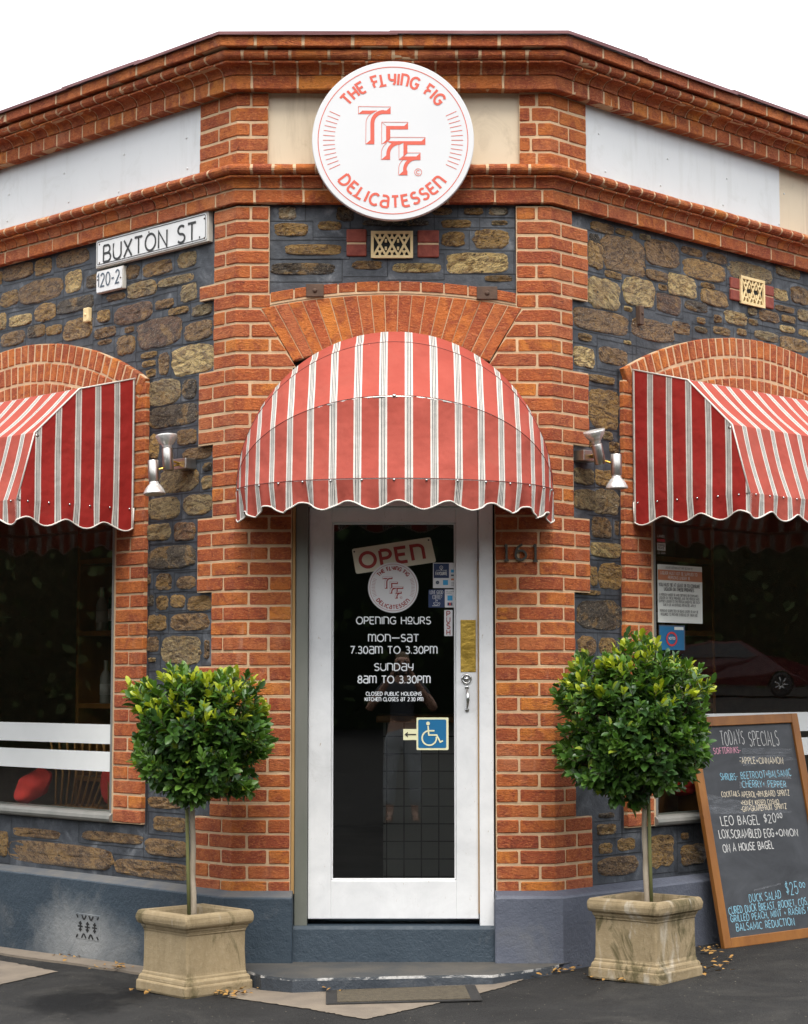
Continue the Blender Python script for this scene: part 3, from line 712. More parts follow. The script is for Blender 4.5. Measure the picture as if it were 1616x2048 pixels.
# ------------------------------------------------------------------ stone walls
TINTS = {'o': (.42, .25, .075), 'b': (.26, .145, .052), 'B': (.165, .072, .030), 'd': (.085, .062, .040), 'y': (.66, .49, .21), 'g': (.35, .26, .125), 'w': (.60, .53, .40)}
def stone(mb, side, u, z, w_, h_, o0, tint):
    n = 30; e = random.uniform(3.0, 5.5); ph = [random.uniform(0, 6.28) for _ in range(12)]; am = [random.uniform(.015, .06) / (1 + .12 * k) for k in range(12)]
    jag = [random.uniform(-.03, .03) for _ in range(n)]
    def rad(i):
        a = 2 * math.pi * i / n
        ca, sa = abs(math.cos(a)), abs(math.sin(a)); r = (ca ** e + sa ** e) ** (-1 / e)
        return r * (1 + sum(am[k] * math.sin((k + 2) * a + ph[k]) for k in range(12)) * min(.62, .9 * min(w_, h_) / max(w_, h_) + .12) + jag[i] * min(1, 2.2 * h_ / w_))
    bl = random.uniform(.0045, .0085); vs = []; fs = []
    fx0, fx1 = random.uniform(20, 60), random.uniform(40, 110); pz = random.uniform(0, 6)
    tilt = (J(.035), J(.035))
    RG = ((1.05, -.006), (1.0, .001), (.955, bl * .8), (.80, bl), (.55, bl * 1.1), (.28, bl))
    for ri, (k, ho) in enumerate(RG):
        for i in range(n):
            a = 2 * math.pi * i / n; r = rad(i) * k
            du, dz = r * math.cos(a) * w_ / 2 * 1.07, r * math.sin(a) * h_ / 2 * 1.09
            nz = (J(.0024) + .0022 * math.sin(du * fx0 + dz * fx1 * 1.7 + pz)) if ri > 1 else J(.001)
            vs.append(W(side, u + du, o0 + ho + nz + (du * tilt[0] + dz * tilt[1]) * (ri > 1) * .5, z + dz))
    vs.append(W(side, u, o0 + bl, z)); c_ = len(vs) - 1; m_ = len(RG) - 1
    for ri in range(m_):
        for i in range(n): fs.append([ri * n + i, ri * n + (i + 1) % n, (ri + 1) * n + (i + 1) % n, (ri + 1) * n + i])
    fs += [[m_ * n + i, m_ * n + (i + 1) % n, c_] for i in range(n)]
    if side == 'L': fs = [f[::-1] for f in fs]
    t = TINTS[tint]; k = random.uniform(.8, 1.2); t = tuple(min(1, x * k) for x in t)
    mb.add(vs, fs, 1, t, smooth=random.random() < .6)
O_ST = -.028
def crop(side, sc, ox, oy, lst):
    out = []
    for x, y, w_, h_, tnt in lst:
        px, py = ox + x / sc, oy + y / sc
        u0, z0 = hit(px - w_ / sc / 2, py, side, O_ST); u1, _ = hit(px + w_ / sc / 2, py, side, O_ST)
        _, za = hit(px, py - h_ / sc / 2, side, O_ST); _, zb_ = hit(px, py + h_ / sc / 2, side, O_ST)
        out.append([(u0 + u1) / 2, (za + zb_) / 2, abs(u1 - u0), abs(za - zb_), tnt])
    return out
SL = crop('L', 2.886, 0, 400, [(105,415,165,80,'b'),(250,385,90,85,'o'),(420,335,175,80,'b'),(425,470,85,115,'y'),(2,450,20,70,'o'),(55,570,95,80,'o'),(235,525,235,120,'b'),(535,470,70,70,'d'),
 (435,605,200,75,'d'),(15,700,40,90,'y'),(118,695,120,60,'y'),(262,648,110,95,'o'),(75,800,125,75,'b'),(210,757,95,65,'d'),(312,750,85,50,'o'),(450,745,155,110,'o'),(600,670,65,65,'o'),(607,765,115,55,'b'),
 (605,820,75,28,'b'),(770,655,205,105,'B'),(920,765,240,155,'B'),(748,748,50,33,'b'),(728,838,100,100,'b'),(950,600,100,48,'b'),(1030,640,110,38,'o'),(1168,635,105,60,'g'),(1145,755,150,100,'b'),(860,895,88,33,'o'),
 (860,945,72,33,'o'),(873,1000,50,42,'o'),(947,945,55,120,'b'),(1115,920,225,160,'y'),(765,415,75,72,'b'),(910,395,155,75,'b'),(1080,345,100,80,'g'),(820,515,160,85,'g'),(1015,465,190,50,'g'),(1090,535,85,95,'g'),
 (670,560,100,36,'b'),(945,1110,175,140,'g'),(1095,1090,75,110,'d'),(1000,1245,260,115,'d')])
SL += crop('L', 3.367, 0, 840, [(1040,180,60,150,'o'),(1260,115,120,95,'b'),(1330,225,185,75,'b'),(1400,315,55,55,'d'),(1205,405,245,155,'g'),(1395,420,65,85,'g'),(1105,595,200,140,'g'),(1333,570,180,130,'g'),(1070,755,148,105,'g'),
 (1245,750,130,118,'B'),(1155,925,305,145,'d'),(1105,1090,95,105,'b'),(1008,1070,16,60,'b'),(1255,1095,118,78,'b'),(1018,1215,34,72,'d'),(1095,1230,72,88,'o'),(1197,1220,92,82,'o'),(1345,1235,145,92,'b'),(1058,1365,113,98,'o'),
 (1280,1360,245,105,'b'),(1030,1510,73,92,'b'),(1220,1550,245,175,'g'),(1395,1545,30,115,'b'),(1025,1615,43,28,'y')])
SL += crop('L', 2.886, 0, 1280, [(950,940,180,60,'b'),(985,1065,185,80,'b'),(960,1200,225,90,'b'),(210,1115,250,48,'b'),(650,1140,325,55,'b'),(350,1240,565,120,'b'),(880,1325,410,90,'b'),(20,1150,50,85,'o'),(20,1215,40,60,'o'),(900,700,80,110,'g'),(1000,820,100,80,'b')])
SR = crop('R', 3.015, 1080, 540, [(440,30,95,38,'o'),(383,145,185,170,'y'),(595,135,178,160,'y'),(705,35,130,58,'b'),(855,95,160,120,'y'),(740,105,48,33,'o'),(775,205,140,105,'B'),(1010,95,75,33,'o'),(1050,170,155,90,'o'),(940,220,130,58,'d'),(530,235,45,28,'y'),
 (365,310,305,125,'b'),(680,365,235,115,'b'),(970,305,45,33,'o'),(1070,295,40,43,'b'),(1180,290,122,76,'y'),(1280,250,50,43,'g'),(1285,315,53,33,'g'),(850,350,98,68,'b'),(970,360,68,33,'g'),(1095,368,93,43,'o'),(1215,375,53,38,'o'),
 (1365,400,133,52,'g'),(1380,280,110,62,'b'),(1498,297,75,40,'o'),(1490,358,83,38,'y'),(1530,450,155,75,'o'),(1585,275,58,68,'g'),(1450,150,78,62,'y'),(1570,155,108,95,'b'),(1475,235,108,33,'b'),(1595,380,70,38,'y'),(270,405,75,43,'o'),
 (525,437,40,20,'y'),(265,525,118,112,'y'),(440,520,163,92,'b'),(370,660,148,43,'o'),(385,840,168,220,'o'),(405,1000,58,48,'g'),(300,1050,35,33,'o'),(445,1070,53,62,'b'),(265,1245,108,92,'g'),(385,1255,98,88,'o'),(275,1385,125,115,'g'),
 (400,1400,143,138,'g'),(370,1555,108,115,'b'),(460,1555,20,78,'b'),(400,1665,178,38,'g')])
SR += crop('R', 2.623, 1000, 0, [(495,1250,50,43,'d'),(500,1340,73,125,'o'),(535,1195,113,48,'b'),(650,1220,83,28,'o'),(650,1340,213,175,'b'),(850,1330,168,125,'b'),(760,1245,53,28,'g'),(1005,1320,103,38,'b'),(1135,1355,98,48,'b'),(1070,1420,208,95,'o'),(1310,1430,218,85,'g'),(1510,1430,118,48,'g')])
SR += crop('R', 2.906, 1060, 1020, [(440,235,163,78,'y'),(370,385,38,100,'o'),(465,385,128,140,'o'),(345,480,118,28,'o'),(405,610,245,155,'d'),(330,790,98,105,'b'),(450,790,88,88,'o')])
SR += crop('R', 3.015, 1080, 1400, [(400,780,108,58,'o'),(400,695,88,28,'d'),(395,895,73,58,'o'),(520,870,98,68,'o'),(730,910,138,175,'o'),(470,1000,228,105,'b'),(925,930,138,115,'o'),(575,745,88,38,'b'),(870,820,38,38,'b')])
SF = crop('F', 2.606, 500, 60, [(195,955,85,58,'w'),(215,1040,163,62,'o'),(415,1020,110,43,'o'),(495,960,88,66,'d'),(330,1145,275,52,'o'),(275,1245,310,55,'d'),(610,1225,143,40,'b'),(870,1240,233,45,'y'),(1185,1215,298,98,'y'),(1060,1090,113,70,'o'),(1255,1090,172,90,'o'),
 (1075,1010,143,38,'o'),(1000,945,98,36,'b'),(1165,945,93,33,'b'),(1295,945,93,38,'w'),(1300,1005,78,22,'g'),(1295,1295,133,30,'d'),(760,1005,318,30,'d')])
def overlaps(a, lst, pad=.018): return any(abs(a[0] - b[0]) < (a[2] + b[2]) / 2 + pad and abs(a[1] - b[1]) < (a[3] + b[3]) / 2 + pad for b in lst)
def rnd_stones(side, lst, u0, u1, z0, z1, ok=lambda a: True, tries=900):
    for _ in range(tries):
        w_, h_ = random.uniform(.05, .22), random.uniform(.035, .085)
        a = [random.uniform(u0, u1), random.uniform(z0, z1), w_, h_, random.choice('bbbodgoy')]
        if a[0] - w_ / 2 < u0 or a[0] + w_ / 2 > u1: continue
        if ok(a) and not overlaps(a, lst, .022): lst.append(a)
ZS_TOP = Z_BELT0 - .015; ZPC = zat(1770, .0, 1190, 'R')
def okL(a, side='L'):
    q = WIN[side]; u, z = a[0], a[1]
    if q['uo'] - .12 < u < q['ueo'] + .12 and q['zsill'] - .12 < z < arch_z(side, u) + .09: return False
    return True
# stones farther along both walls, beyond the photo's edge
rnd_stones('L', SL, 2.12, 4.4, .62, ZS_TOP - .06, lambda a: okL(a, 'L'))
rnd_stones('R', SR, 2.3, 4.4, .62, ZS_TOP - .06, lambda a: okL(a, 'R')); rnd_stones('R', SR, 1.35, 2.3, .60, .85, lambda a: True, 120)
def cell_lines(mb, side, lst, o, bounds):
    lw = .0038
    segs = []
    for a in lst:
        u, z, w_, h_ = a[:4]
        r = l = None; up = dn = None
        for b in lst:
            if b is a: continue
            if abs(b[1] - z) < (b[3] + h_) / 2 * .8:
                d = (b[0] - b[2] / 2) - (u + w_ / 2)
                if d > -.01 and (r is None or d < r): r = d
                d = (u - w_ / 2) - (b[0] + b[2] / 2)
                if d > -.01 and (l is None or d < l): l = d
            if abs(b[0] - u) < (b[2] + w_) / 2 * .8:
                d = (b[1] - b[3] / 2) - (z + h_ / 2)
                if d > -.01 and (up is None or d < up): up = d
                d = (z - h_ / 2) - (b[1] + b[3] / 2)
                if d > -.01 and (dn is None or d < dn): dn = d
        g = lambda d: min(.05, max(.006, (d if d is not None else .08) / 2))
        x0, x1, z0, z1 = u - w_ / 2 - g(l), u + w_ / 2 + g(r), z - h_ / 2 - g(dn), z + h_ / 2 + g(up)
        x0, x1, z0, z1 = max(x0, bounds(z)[0]), min(x1, bounds(z)[1]), z0, z1
        segs.append((x0, x1, z0, 'h')); segs.append((z0, z1, x1, 'v'))
        if random.random() < .5: segs.append((x0, x1, z1, 'h'))
    for i, (a, b, q, k) in enumerate(segs):
        if b - a < .01: continue
        oo = o + .0012 + (i % 5) * .0002
        n_ = max(1, int((b - a) / .05)); pr = None
        pts = [(a + (b - a) * j / n_, J(.0012)) for j in range(n_ + 1)]
        vs = []
        for t, d in pts:
            for sgn in (-1, 1):
                e = q + d + sgn * lw / 2
                vs.append(W(side, t, oo, e) if k == 'h' else W(side, e, oo, t))
        mb.add(vs, [[2 * j, 2 * j + 2, 2 * j + 3, 2 * j + 1] for j in range(n_)], 2)
def wall_sheet(mb, side):
    q = WIN[side]; zb_, zt = .30, Z_BELT0 + .02; UE = 4.5
    def q4(u0, u1, a0, a1, b0, b1): mb.box(W(side, u0, O_ST - .2, a0), DIR[side] * (u1 - u0), NRM[side] * .2, UPZ * (b0 - a0), 0)
    q4(0.0, q['uo'] + .03, zb_, zb_, zt, zt); q4(q['ueo'] - .03, UE, zb_, zb_, zt, zt)
    q4(q['uo'] + .03, q['ueo'] - .03, zb_, zb_, q['zsill'] - .002, 0)
    n_ = 40; us = [q['uo'] + .03 + (q['ueo'] - q['uo'] - .06) * i / n_ for i in range(n_ + 1)]
    for u0, u1 in zip(us, us[1:]):
        z0 = min(arch_z(side, u0), arch_z(side, u1)) - .03
        mb.box(W(side, u0, O_ST - .2, z0), DIR[side] * (u1 - u0), NRM[side] * .2, UPZ * (zt - z0), 0)
def frange(side, z):
    q = WIN[side]
    return (.10, q['uo'] - .004) if (q['zsill'] < z < q['zsp']) else (.10, 4.4)
for side, lst in (('L', SL), ('R', SR)):
    mb = MB(); wall_sheet(mb, side)
    cell_lines(mb, side, [a for a in lst if a[0] < q_ or True] if (q_ := 9) else lst, O_ST, lambda z, s=side: frange(s, z))
    for a in lst: stone(mb, side, a[0], a[1], a[2], a[3], O_ST, a[4])
    # long vertical rule beside the window jamb
    q = WIN[side]; mb.add([W(side, q['uo'] - .012, O_ST + .003, q['zsill']), W(side, q['uo'] - .016, O_ST + .003, q['zsill']), W(side, q['uo'] - .016, O_ST + .003, q['zsp']), W(side, q['uo'] - .012, O_ST + .003, q['zsp'])], [[0, 1, 2, 3]], 2)
    mb.build('stone_wall', [SLATE, STONE, LINE], building, tinted=True)
mb = MB(); a, b = XL + eFL - .04, XR - eFL + .04
mb.box((a, -O_ST, lz(a, 0) - .02), (b - a, 0, 0), (0, .15, 0), (0, 0, Z_BELT0 + .03 - lz(a, 0)))
cell_lines(mb, 'F', SF, O_ST, lambda z: (hit(540, 500, 'F', O_ST)[0], hit(1033, 500, 'F', O_ST)[0]))
for s_ in SF: stone(mb, 'F', *s_[:4], O_ST, s_[4])
mb.build('stone_panel', [SLATE, STONE, LINE], building, tinted=True)
# solid core behind the chamfer, either side of the door and above it
mb = MB()
for sx in (1, -1):
    a = XL if sx == 1 else XR; e = hit(590 if sx == 1 else 985, 900, 'F')[0]
    mb.box((min(a, e), .055, .1), (abs(e - a), 0, 0), (0, .30, 0), (0, 0, 4.4))
e0, e1 = hit(590, 900, 'F')[0], hit(985, 900, 'F')[0]
zdt = hit(787, 990, 'F', -.05)[1]
mb.box((e0, .06, zdt), (e1 - e0, 0, 0), (0, .29, 0), (0, 0, 4.4 - zdt)); mb.build('wall_core', DARK, building)

# ------------------------------------------------------------------ vents
def fleur(h=1.0):
    return [[(0, -.5), (0, .5)], [(-.16, .0), (.16, .0)], [(-.13, -.18), (0, -.06), (.13, -.18)], [(-.13, .18), (0, .06), (.13, .18)]]
def stroke_quads(pts, wd):
    """2-D polyline to a mitred strip: list of (left, right)"""
    pts = [p for i, p in enumerate(pts) if i == 0 or (Vector(p) - Vector(pts[i - 1])).length > 1e-6]
    if len(pts) < 2: return []
    n = len(pts); out = []
    closed = n > 2 and (Vector(pts[0]) - Vector(pts[-1])).length < 1e-6
    for i in range(n):
        p = Vector(pts[i])
        a = (p - Vector(pts[i - 1])) if i > 0 else ((p - Vector(pts[-2])) if closed else None)
        b = (Vector(pts[i + 1]) - p) if i < n - 1 else ((Vector(pts[1]) - p) if closed else None)
        if a is None: a = b
        if b is None: b = a
        a = a.normalized(); b = b.normalized(); t = a + b
        if t.length < .2: t = b
        t.normalize(); nn = Vector((-t.y, t.x)); k = 1 / max(.45, nn.dot(Vector((-b.y, b.x))))
        out.append((p + nn * wd / 2 * k, p - nn * wd / 2 * k))
    return out
def strips(mb, strokes, wd, mp, m=0, step=.00015, th=0.0):
    """mp(x, y, off) -> 3D; each stroke a flat strip, or a raised bar when th"""
    for i, st in enumerate(strokes):
        if len(st) < 2: continue
        sq = stroke_quads(st, wd)
        if not sq: continue
        off = (i % 7) * step
        if not th:
            vs = [mp(p.x, p.y, off) for pr in sq for p in pr]
            mb.add(vs, [[2 * j, 2 * j + 1, 2 * j + 3, 2 * j + 2] for j in range(len(sq) - 1)], m)
        else:
            vs = [q for l_, r_ in sq for q in (mp(l_.x, l_.y, -.001), mp(l_.x, l_.y, th + off), mp(r_.x, r_.y, th + off), mp(r_.x, r_.y, -.001))]
            fs = [[4 * j + k, 4 * j + (k + 1) % 4, 4 * j + 4 + (k + 1) % 4, 4 * j + 4 + k] for j in range(len(sq) - 1) for k in range(4)]
            e = 4 * (len(sq) - 1); fs += [[0, 1, 2, 3], [e + 3, e + 2, e + 1, e]]
            mb.add(vs, fs, m)
def vent(side, px0, py0, px1, py1, o, mfront, cols, name='air_vent', lt=.078):
    u0, z1 = hit(px0, (py0 + py1) / 2, side, o)[0], 0; u1 = hit(px1, (py0 + py1) / 2, side, o)[0]
    pm = (px0 + px1) / 2; z1 = hit(pm, py0, side, o)[1]; z0 = hit(pm, py1, side, o)[1]
    ua, ub = min(u0, u1), max(u0, u1); w_, h_ = ub - ua, z1 - z0; mb = MB()
    mb.box(W(side, ua + .003, o - .03, z0 + .003), DIR[side] * (w_ - .006), NRM[side] * .034, UPZ * (h_ - .006), 1)
    mp = lambda x, y, d: W(side, ua + x * w_, o + .004 + d, z0 + y * h_)
    aspect = w_ / h_
    def S(sts, cx_, cy_, sx, sy): return [[(cx_ + x * sx, cy_ + y * sy) for x, y in st] for st in sts]
    mp2 = lambda x, y, d: W(side, ua + x * h_, o + .004 + d, z0 + y * h_)
    A = aspect; fr = .10
    rim = [[(fr / 2, 0), (fr / 2, 1)], [(A - fr / 2, 0), (A - fr / 2, 1)], [(0, fr / 2), (A, fr / 2)], [(0, 1 - fr / 2), (A, 1 - fr / 2)]]
    strips(mb, rim, fr, mp2, 0, th=.011)
    lat = []; cw = (A - 2 * fr) / cols
    for i in range(cols):
        x0 = fr + i * cw
        lat += [[(x0, .1), (x0 + cw / 2, .5), (x0 + cw, .1)], [(x0, .9), (x0 + cw / 2, .5), (x0 + cw, .9)]]
        lat += [[(x0 + cw / 2, .06), (x0 + cw / 2, .24)], [(x0 + cw / 2, .94), (x0 + cw / 2, .76)], [(x0 + cw * .3, .28), (x0 + cw / 2, .22), (x0 + cw * .7, .28)], [(x0 + cw * .3, .72), (x0 + cw / 2, .78), (x0 + cw * .7, .72)]]
        if i: lat += [[(x0, .30), (x0, .42)], [(x0, .7), (x0, .58)]]
    strips(mb, lat, lt, mp2, 0, th=.009)
    par = mb.build(name, [mfront, DARK], building)
    return par
vent('F', 742, 463, 826, 517, O_ST + .006, TERRACOTTA, 3); vent('R', 1478, 557, 1526, 612, O_ST + .006, TERRACOTTA, 3, lt=.055)
for side, lst in (('F', [(693, 459, 733, 485), (693, 489, 733, 513), (835, 461, 878, 486), (835, 490, 878, 515)]), ('R', [(1459, 556, 1477, 578), (1459, 580, 1477, 601), (1527, 572, 1545, 592), (1527, 594, 1545, 617)])):
    for i, (x0, y0, x1, y1) in enumerate(lst):
        mb = MB()
        a, b = hit(x0, (y0 + y1) / 2, side, O_ST)[0], hit(x1, (y0 + y1) / 2, side, O_ST)[0]; zt, zo = hit((x0 + x1) / 2, y0, side, O_ST)[1], hit((x0 + x1) / 2, y1, side, O_ST)[1]
        mb.box(W(side, a, O_ST - .02, zo), DIR[side] * (b - a), NRM[side] * .032, UPZ * (zt - zo), 0, bev=.006)
        if i % 2 == 0: mb.box(W(side, a + .002, O_ST - .02, zo - .012), DIR[side] * (b - a - .004), NRM[side] * .027, UPZ * .011, 1)
        mb.build('vent_side_brick', [DKBRICK, MORTAR], building)
# small iron strap on the right wall, ochre block on the left wall
u0, z0 = hit(1276, 632, 'R', O_ST); mb = MB(); mb.box(W('R', u0 - .02, O_ST, z0 - .05), DIR['R'] * .035, NRM['R'] * .030, UPZ * .10, bev=.003)
mb.lathe(W('R', u0, O_ST + .030, z0 + .01), NRM['R'], [(.008, 0), (.007, .004), (.002, .006)], 10); mb.build('iron_strap', RUST, building)
u0, z0 = hit(178, 631, 'L', O_ST); mb = MB(); mb.box(W('L', u0 - .03, O_ST, z0 - .04), DIR['L'] * .05, NRM['L'] * .028, UPZ * .08, bev=.006)
mb.lathe(W('L', u0 - .005, O_ST + .028, z0), NRM['L'], [(.008, 0), (.007, .004), (.002, .006)], 10); mb.build('iron_fixing', TERRACOTTA, building)

# ------------------------------------------------------------------ plinth
O_PL = .075
ZP1 = hit(520, 1795, 'F', O_PL)[1]; ZP2 = Z_PL - .002
for side in 'LR':
    mb = MB(); e = hit(585 if side == 'L' else 990, 1850, 'F', O_PL)[0] - XL
    prof = [(-.05, -.15), (O_PL + .004, -.15), (O_PL, .25), (O_PL, ZP1 - .006), (O_PL - .006, ZP1)]; cap = [(-.05, ZP1 - .02), (O_PL - .008, ZP1 - .001), (O_PL - .014, ZP1 + .005), (-.001, ZP2 + .006), (-.05, ZP2 + .006)]
    prof += [(-.05, ZP1)]
    if side == 'L': sweep(mb, prof, -S_END, e, 0, bev=.006, jit=.003); sweep(mb, cap, -S_END, e - .004, 1, bev=.003, jit=.003)
    else: sweep(mb, prof, e, WF + S_END, 0, bev=.006, jit=.003); sweep(mb, cap, e + .004, WF + S_END, 1, bev=.003, jit=.003)
    mb.build('plinth', [PAINT_BLUE if side == 'L' else PAINT_LILAC, CAPGREY if side == 'L' else PAINT_LILAC], building)
ua, za = hit(200, 1884, 'L', O_PL); ub, zb2 = hit(153, 1827, 'L', O_PL); vw, vh = ub - ua, zb2 - za + .006
mb = MB(); mb.box(W('L', ua, O_PL - .02, za), DIR['L'] * vw, NRM['L'] * .024, UPZ * vh, 0, bev=.003)
mpv = lambda x, y, d: W('L', ua + x * vw, O_PL + .0048 + d, za + y * vh)
hs = []
for i in range(3):
    xc = .2 + .3 * i
    hs += [[(xc, .30), (xc, .70)], [(xc - .10, .5), (xc + .10, .5)], [(xc - .06, .40), (xc, .36), (xc + .06, .40)], [(xc - .06, .60), (xc, .64), (xc + .06, .60)]]
for i in range(2):
    xc = .35 + .3 * i; hs += [[(xc - .09, .94), (xc - .03, .80), (xc, .78), (xc + .03, .80), (xc + .09, .94)], [(xc - .09, .06), (xc - .03, .20), (xc, .22), (xc + .03, .20), (xc + .09, .06)]]
hs += [[(.04, .94), (.10, .82)], [(.96, .94), (.90, .82)], [(.04, .06), (.10, .18)], [(.96, .06), (.90, .18)]]
strips(mb, hs, .055, mpv, 1, step=.0002); mb.build('plinth_vent', [PAINT_BLUE, DARK], building)  # vent holes are flat dark strokes, their inner shade put into the colour
# threshold riser and landing slab
e0, e1 = hit(586, 1880, 'F', .02)[0], hit(991, 1880, 'F', .02)[0]
zr1 = hit(787, 1853, 'F', .02)[1]; zr0 = hit(787, 1924, 'F', .03)[1]
mb = MB(); mb.prism([Vector((e0, -.03, -.1)), Vector((e0, -.03, zr0)), Vector((e0, -.018, zr1 - .015)), Vector((e0, -.008, zr1)), Vector((e0, .3, zr1)), Vector((e0, .3, -.1))], Vector((e1 - e0, 0, 0)), 0)
mb.build('threshold', [PAINT_BLUE], building)
ZL = zr0
front_px = [(494, 1941), (522, 1950), (585, 1957), (700, 1955), (800, 1952), (900, 1950), (985, 1950), (1040, 1942), (1095, 1934), (1118, 1929)]
top = [at_z(x, y, ZL) for x, y in front_px]
mb = MB(); back = [Vector((XR + .12, .02, ZL)), Vector((XL - .12, .02, ZL))]
fz = [Vector((p.x * 1.003, p.y - .012, gz(p.x) - .05)) for p in top]
n_ = len(top)
nose = [p + Vector((0, -.004, -.012)) for p in top]
mb.add(top + back, [list(range(n_ + 2))], 1)
mb.add(top + nose, [[i, n_ + i, n_ + i + 1, i + 1] for i in range(n_ - 1)], 2)
mb.add(nose + fz, [[i, n_ + i, n_ + i + 1, i + 1] for i in range(n_ - 1)], 0)
STEPFACE = mat('worn_step_face', f_paint((.026, .033, .042), (.045, .053, .064)))
def f_nose(t, out):
    n = N(t); P = n.gco(); a = n.noise(n.mapping(P, (.5, 1, 1)), 5, 7, .7, .5); b = n.noise(P, 60, 4, .7)
    col = n.mix(n.mr(a, .50, .56, 0, 1), (.035, .042, .05), (.40, .39, .37)); col = n.mix(n.mr(b, .5, .7, 0, .6), col, (.06, .065, .07))
    n.bsdf(out, col, .75, n.bump(b, .7, .008))
NOSE = mat('worn_white_edge', f_nose)
step = mb.build('landing_slab', [STEPFACE, STEPTOP, NOSE], building, recalc=True)

# ------------------------------------------------------------------ door
OD = -.055
def fx(px, py=1400, o=OD): return hit(px, py, 'F', o)[0]
def fz_(py, o=OD, px=787): return hit(px, py, 'F', o)[1]
frame_z0 = fz_(1853, -.02)
mb = MB(); a, b = fx(590, 1400, -.02), fx(615.5, 1400, -.02)
mb.box((a, .02, frame_z0), (b - a, 0, 0), (0, .1, 0), (0, 0, zdt + .05 - frame_z0), bev=.004)
mb.build('door_post', POST, building)
mb = MB(); a0 = fx(583.5, 1400, -.01)
mb.box((a0, .008, frame_z0 + .16), (a - a0 - .001, 0, 0), (0, .1, 0), (0, 0, zdt + .05 - frame_z0 - .16)); mb.build('timber_strip', TIMBER, building)
mb = MB(); a, b = fx(958.5, 1400, -.02), fx(987, 1400, -.02)
mb.box((a, .02, frame_z0), (b - a, 0, 0), (0, .1, 0), (0, 0, zdt + .05 - frame_z0), bev=.004)
hb = fz_(1012, -.02); mb.box((fx(615.5, 1000, -.02), .022, hb), (a - fx(615.5, 1000, -.02) - .001, 0, 0), (0, .1, 0), (0, 0, zdt + .05 - hb)); mb.build('door_frame', WHITE, building)
mb = MB(); mb.box((fx(588), .0, frame_z0 - .012), (fx(987) - fx(588), 0, 0), (0, .12, 0), (0, 0, .012), bev=.003); mb.build('door_sill', METAL, building)
# timber edge showing at chipped jamb
mb = MB(); mb.box((fx(955.8, 1400, -.045), .045, frame_z0 + .06), (.007, 0, 0), (0, .05, 0), (0, 0, 1.75)); mb.build('chipped_stop', TIMBER, building)
door = MB(); d0, d1 = fx(617), fx(956.5); g0, g1 = fx(663), fx(912); zd0, zd1 = fz_(1838), fz_(1014); zg0, zg1 = fz_(1761), fz_(1045)
yd = -OD
def dbox(x0, x1, z0, z1): door.box((x0, yd, z0), (x1 - x0, 0, 0), (0, .045, 0), (0, 0, z1 - z0), bev=.004)
dbox(d0, g0, zd0, zd1); dbox(g1, d1, zd0, zd1); dbox(g0 - .001, g1 + .001, zd0, zg0); dbox(g0 - .001, g1 + .001, zg1, zd1)
for x0, x1, z0, z1 in ((g0, g0 + .009, zg0, zg1), (g1 - .009, g1, zg0, zg1), (g0, g1, zg0, zg0 + .009), (g0, g1, zg1 - .009, zg1)):
    door.box((x0, yd + .012, z0), (x1 - x0, 0, 0), (0, .02, 0), (0, 0, z1 - z0), bev=.003)
DOOR = door.build('door', WHITE, building)
OG = -(yd + .024)
mb = MB(); mb.box((g0 - .004, -OG, zg0 - .004), (g1 - g0 + .008, 0, 0), (0, .004, 0), (0, 0, zg1 - zg0 + .008)); mb.build('door_glass', GLASS, DOOR)
mb = MB(); x0, x1 = fx(921.5), fx(952); z0, z1 = fz_(1344), fz_(1240)
mb.box((x0, yd - .0035, z0), (x1 - x0, 0, 0), (0, .006, 0), (0, 0, z1 - z0), bev=.0015)
for sx in (x0 + .006, x1 - .006):
    for sz in (z0 + .006, z1 - .006): mb.lathe((sx, yd - .0035, sz), (0, -1, 0), [(.0028, 0), (.002, .0012), (.0005, .0016)], 8)
mb.build('push_plate', BRASS, DOOR)
mb = MB(); mb.lathe((fx(933), yd, fz_(1358)), (0, -1, 0), [(.027, 0), (.027, .006), (.024, .010), (.018, .011), (.017, .006), (.012, .006), (.011, .013), (.0, .014)], 28)
mb.build('lock_cylinder', CHROME, DOOR)
mb = MB(); hx = fx(934); pz = [fz_(y) for y in (1375, 1382, 1390, 1400, 1408, 1417, 1420)]
mb.tube([(hx, yd - .004, pz[0]), (hx, yd - .016, pz[1]), (hx + .003, yd - .034, pz[2]), (hx + .004, yd - .038, pz[3]), (hx + .003, yd - .03, pz[4]), (hx, yd - .014, pz[5]), (hx, yd - .004, pz[6])], [.006, .0055, .008, .0085, .006, .005, .006], 10)
for z_ in (pz[0], pz[6]): mb.lathe((hx, yd, z_), (0, -1, 0), [(.011, 0), (.011, .004), (.006, .006)], 12)
mb.build('door_handle', CHROME, DOOR)

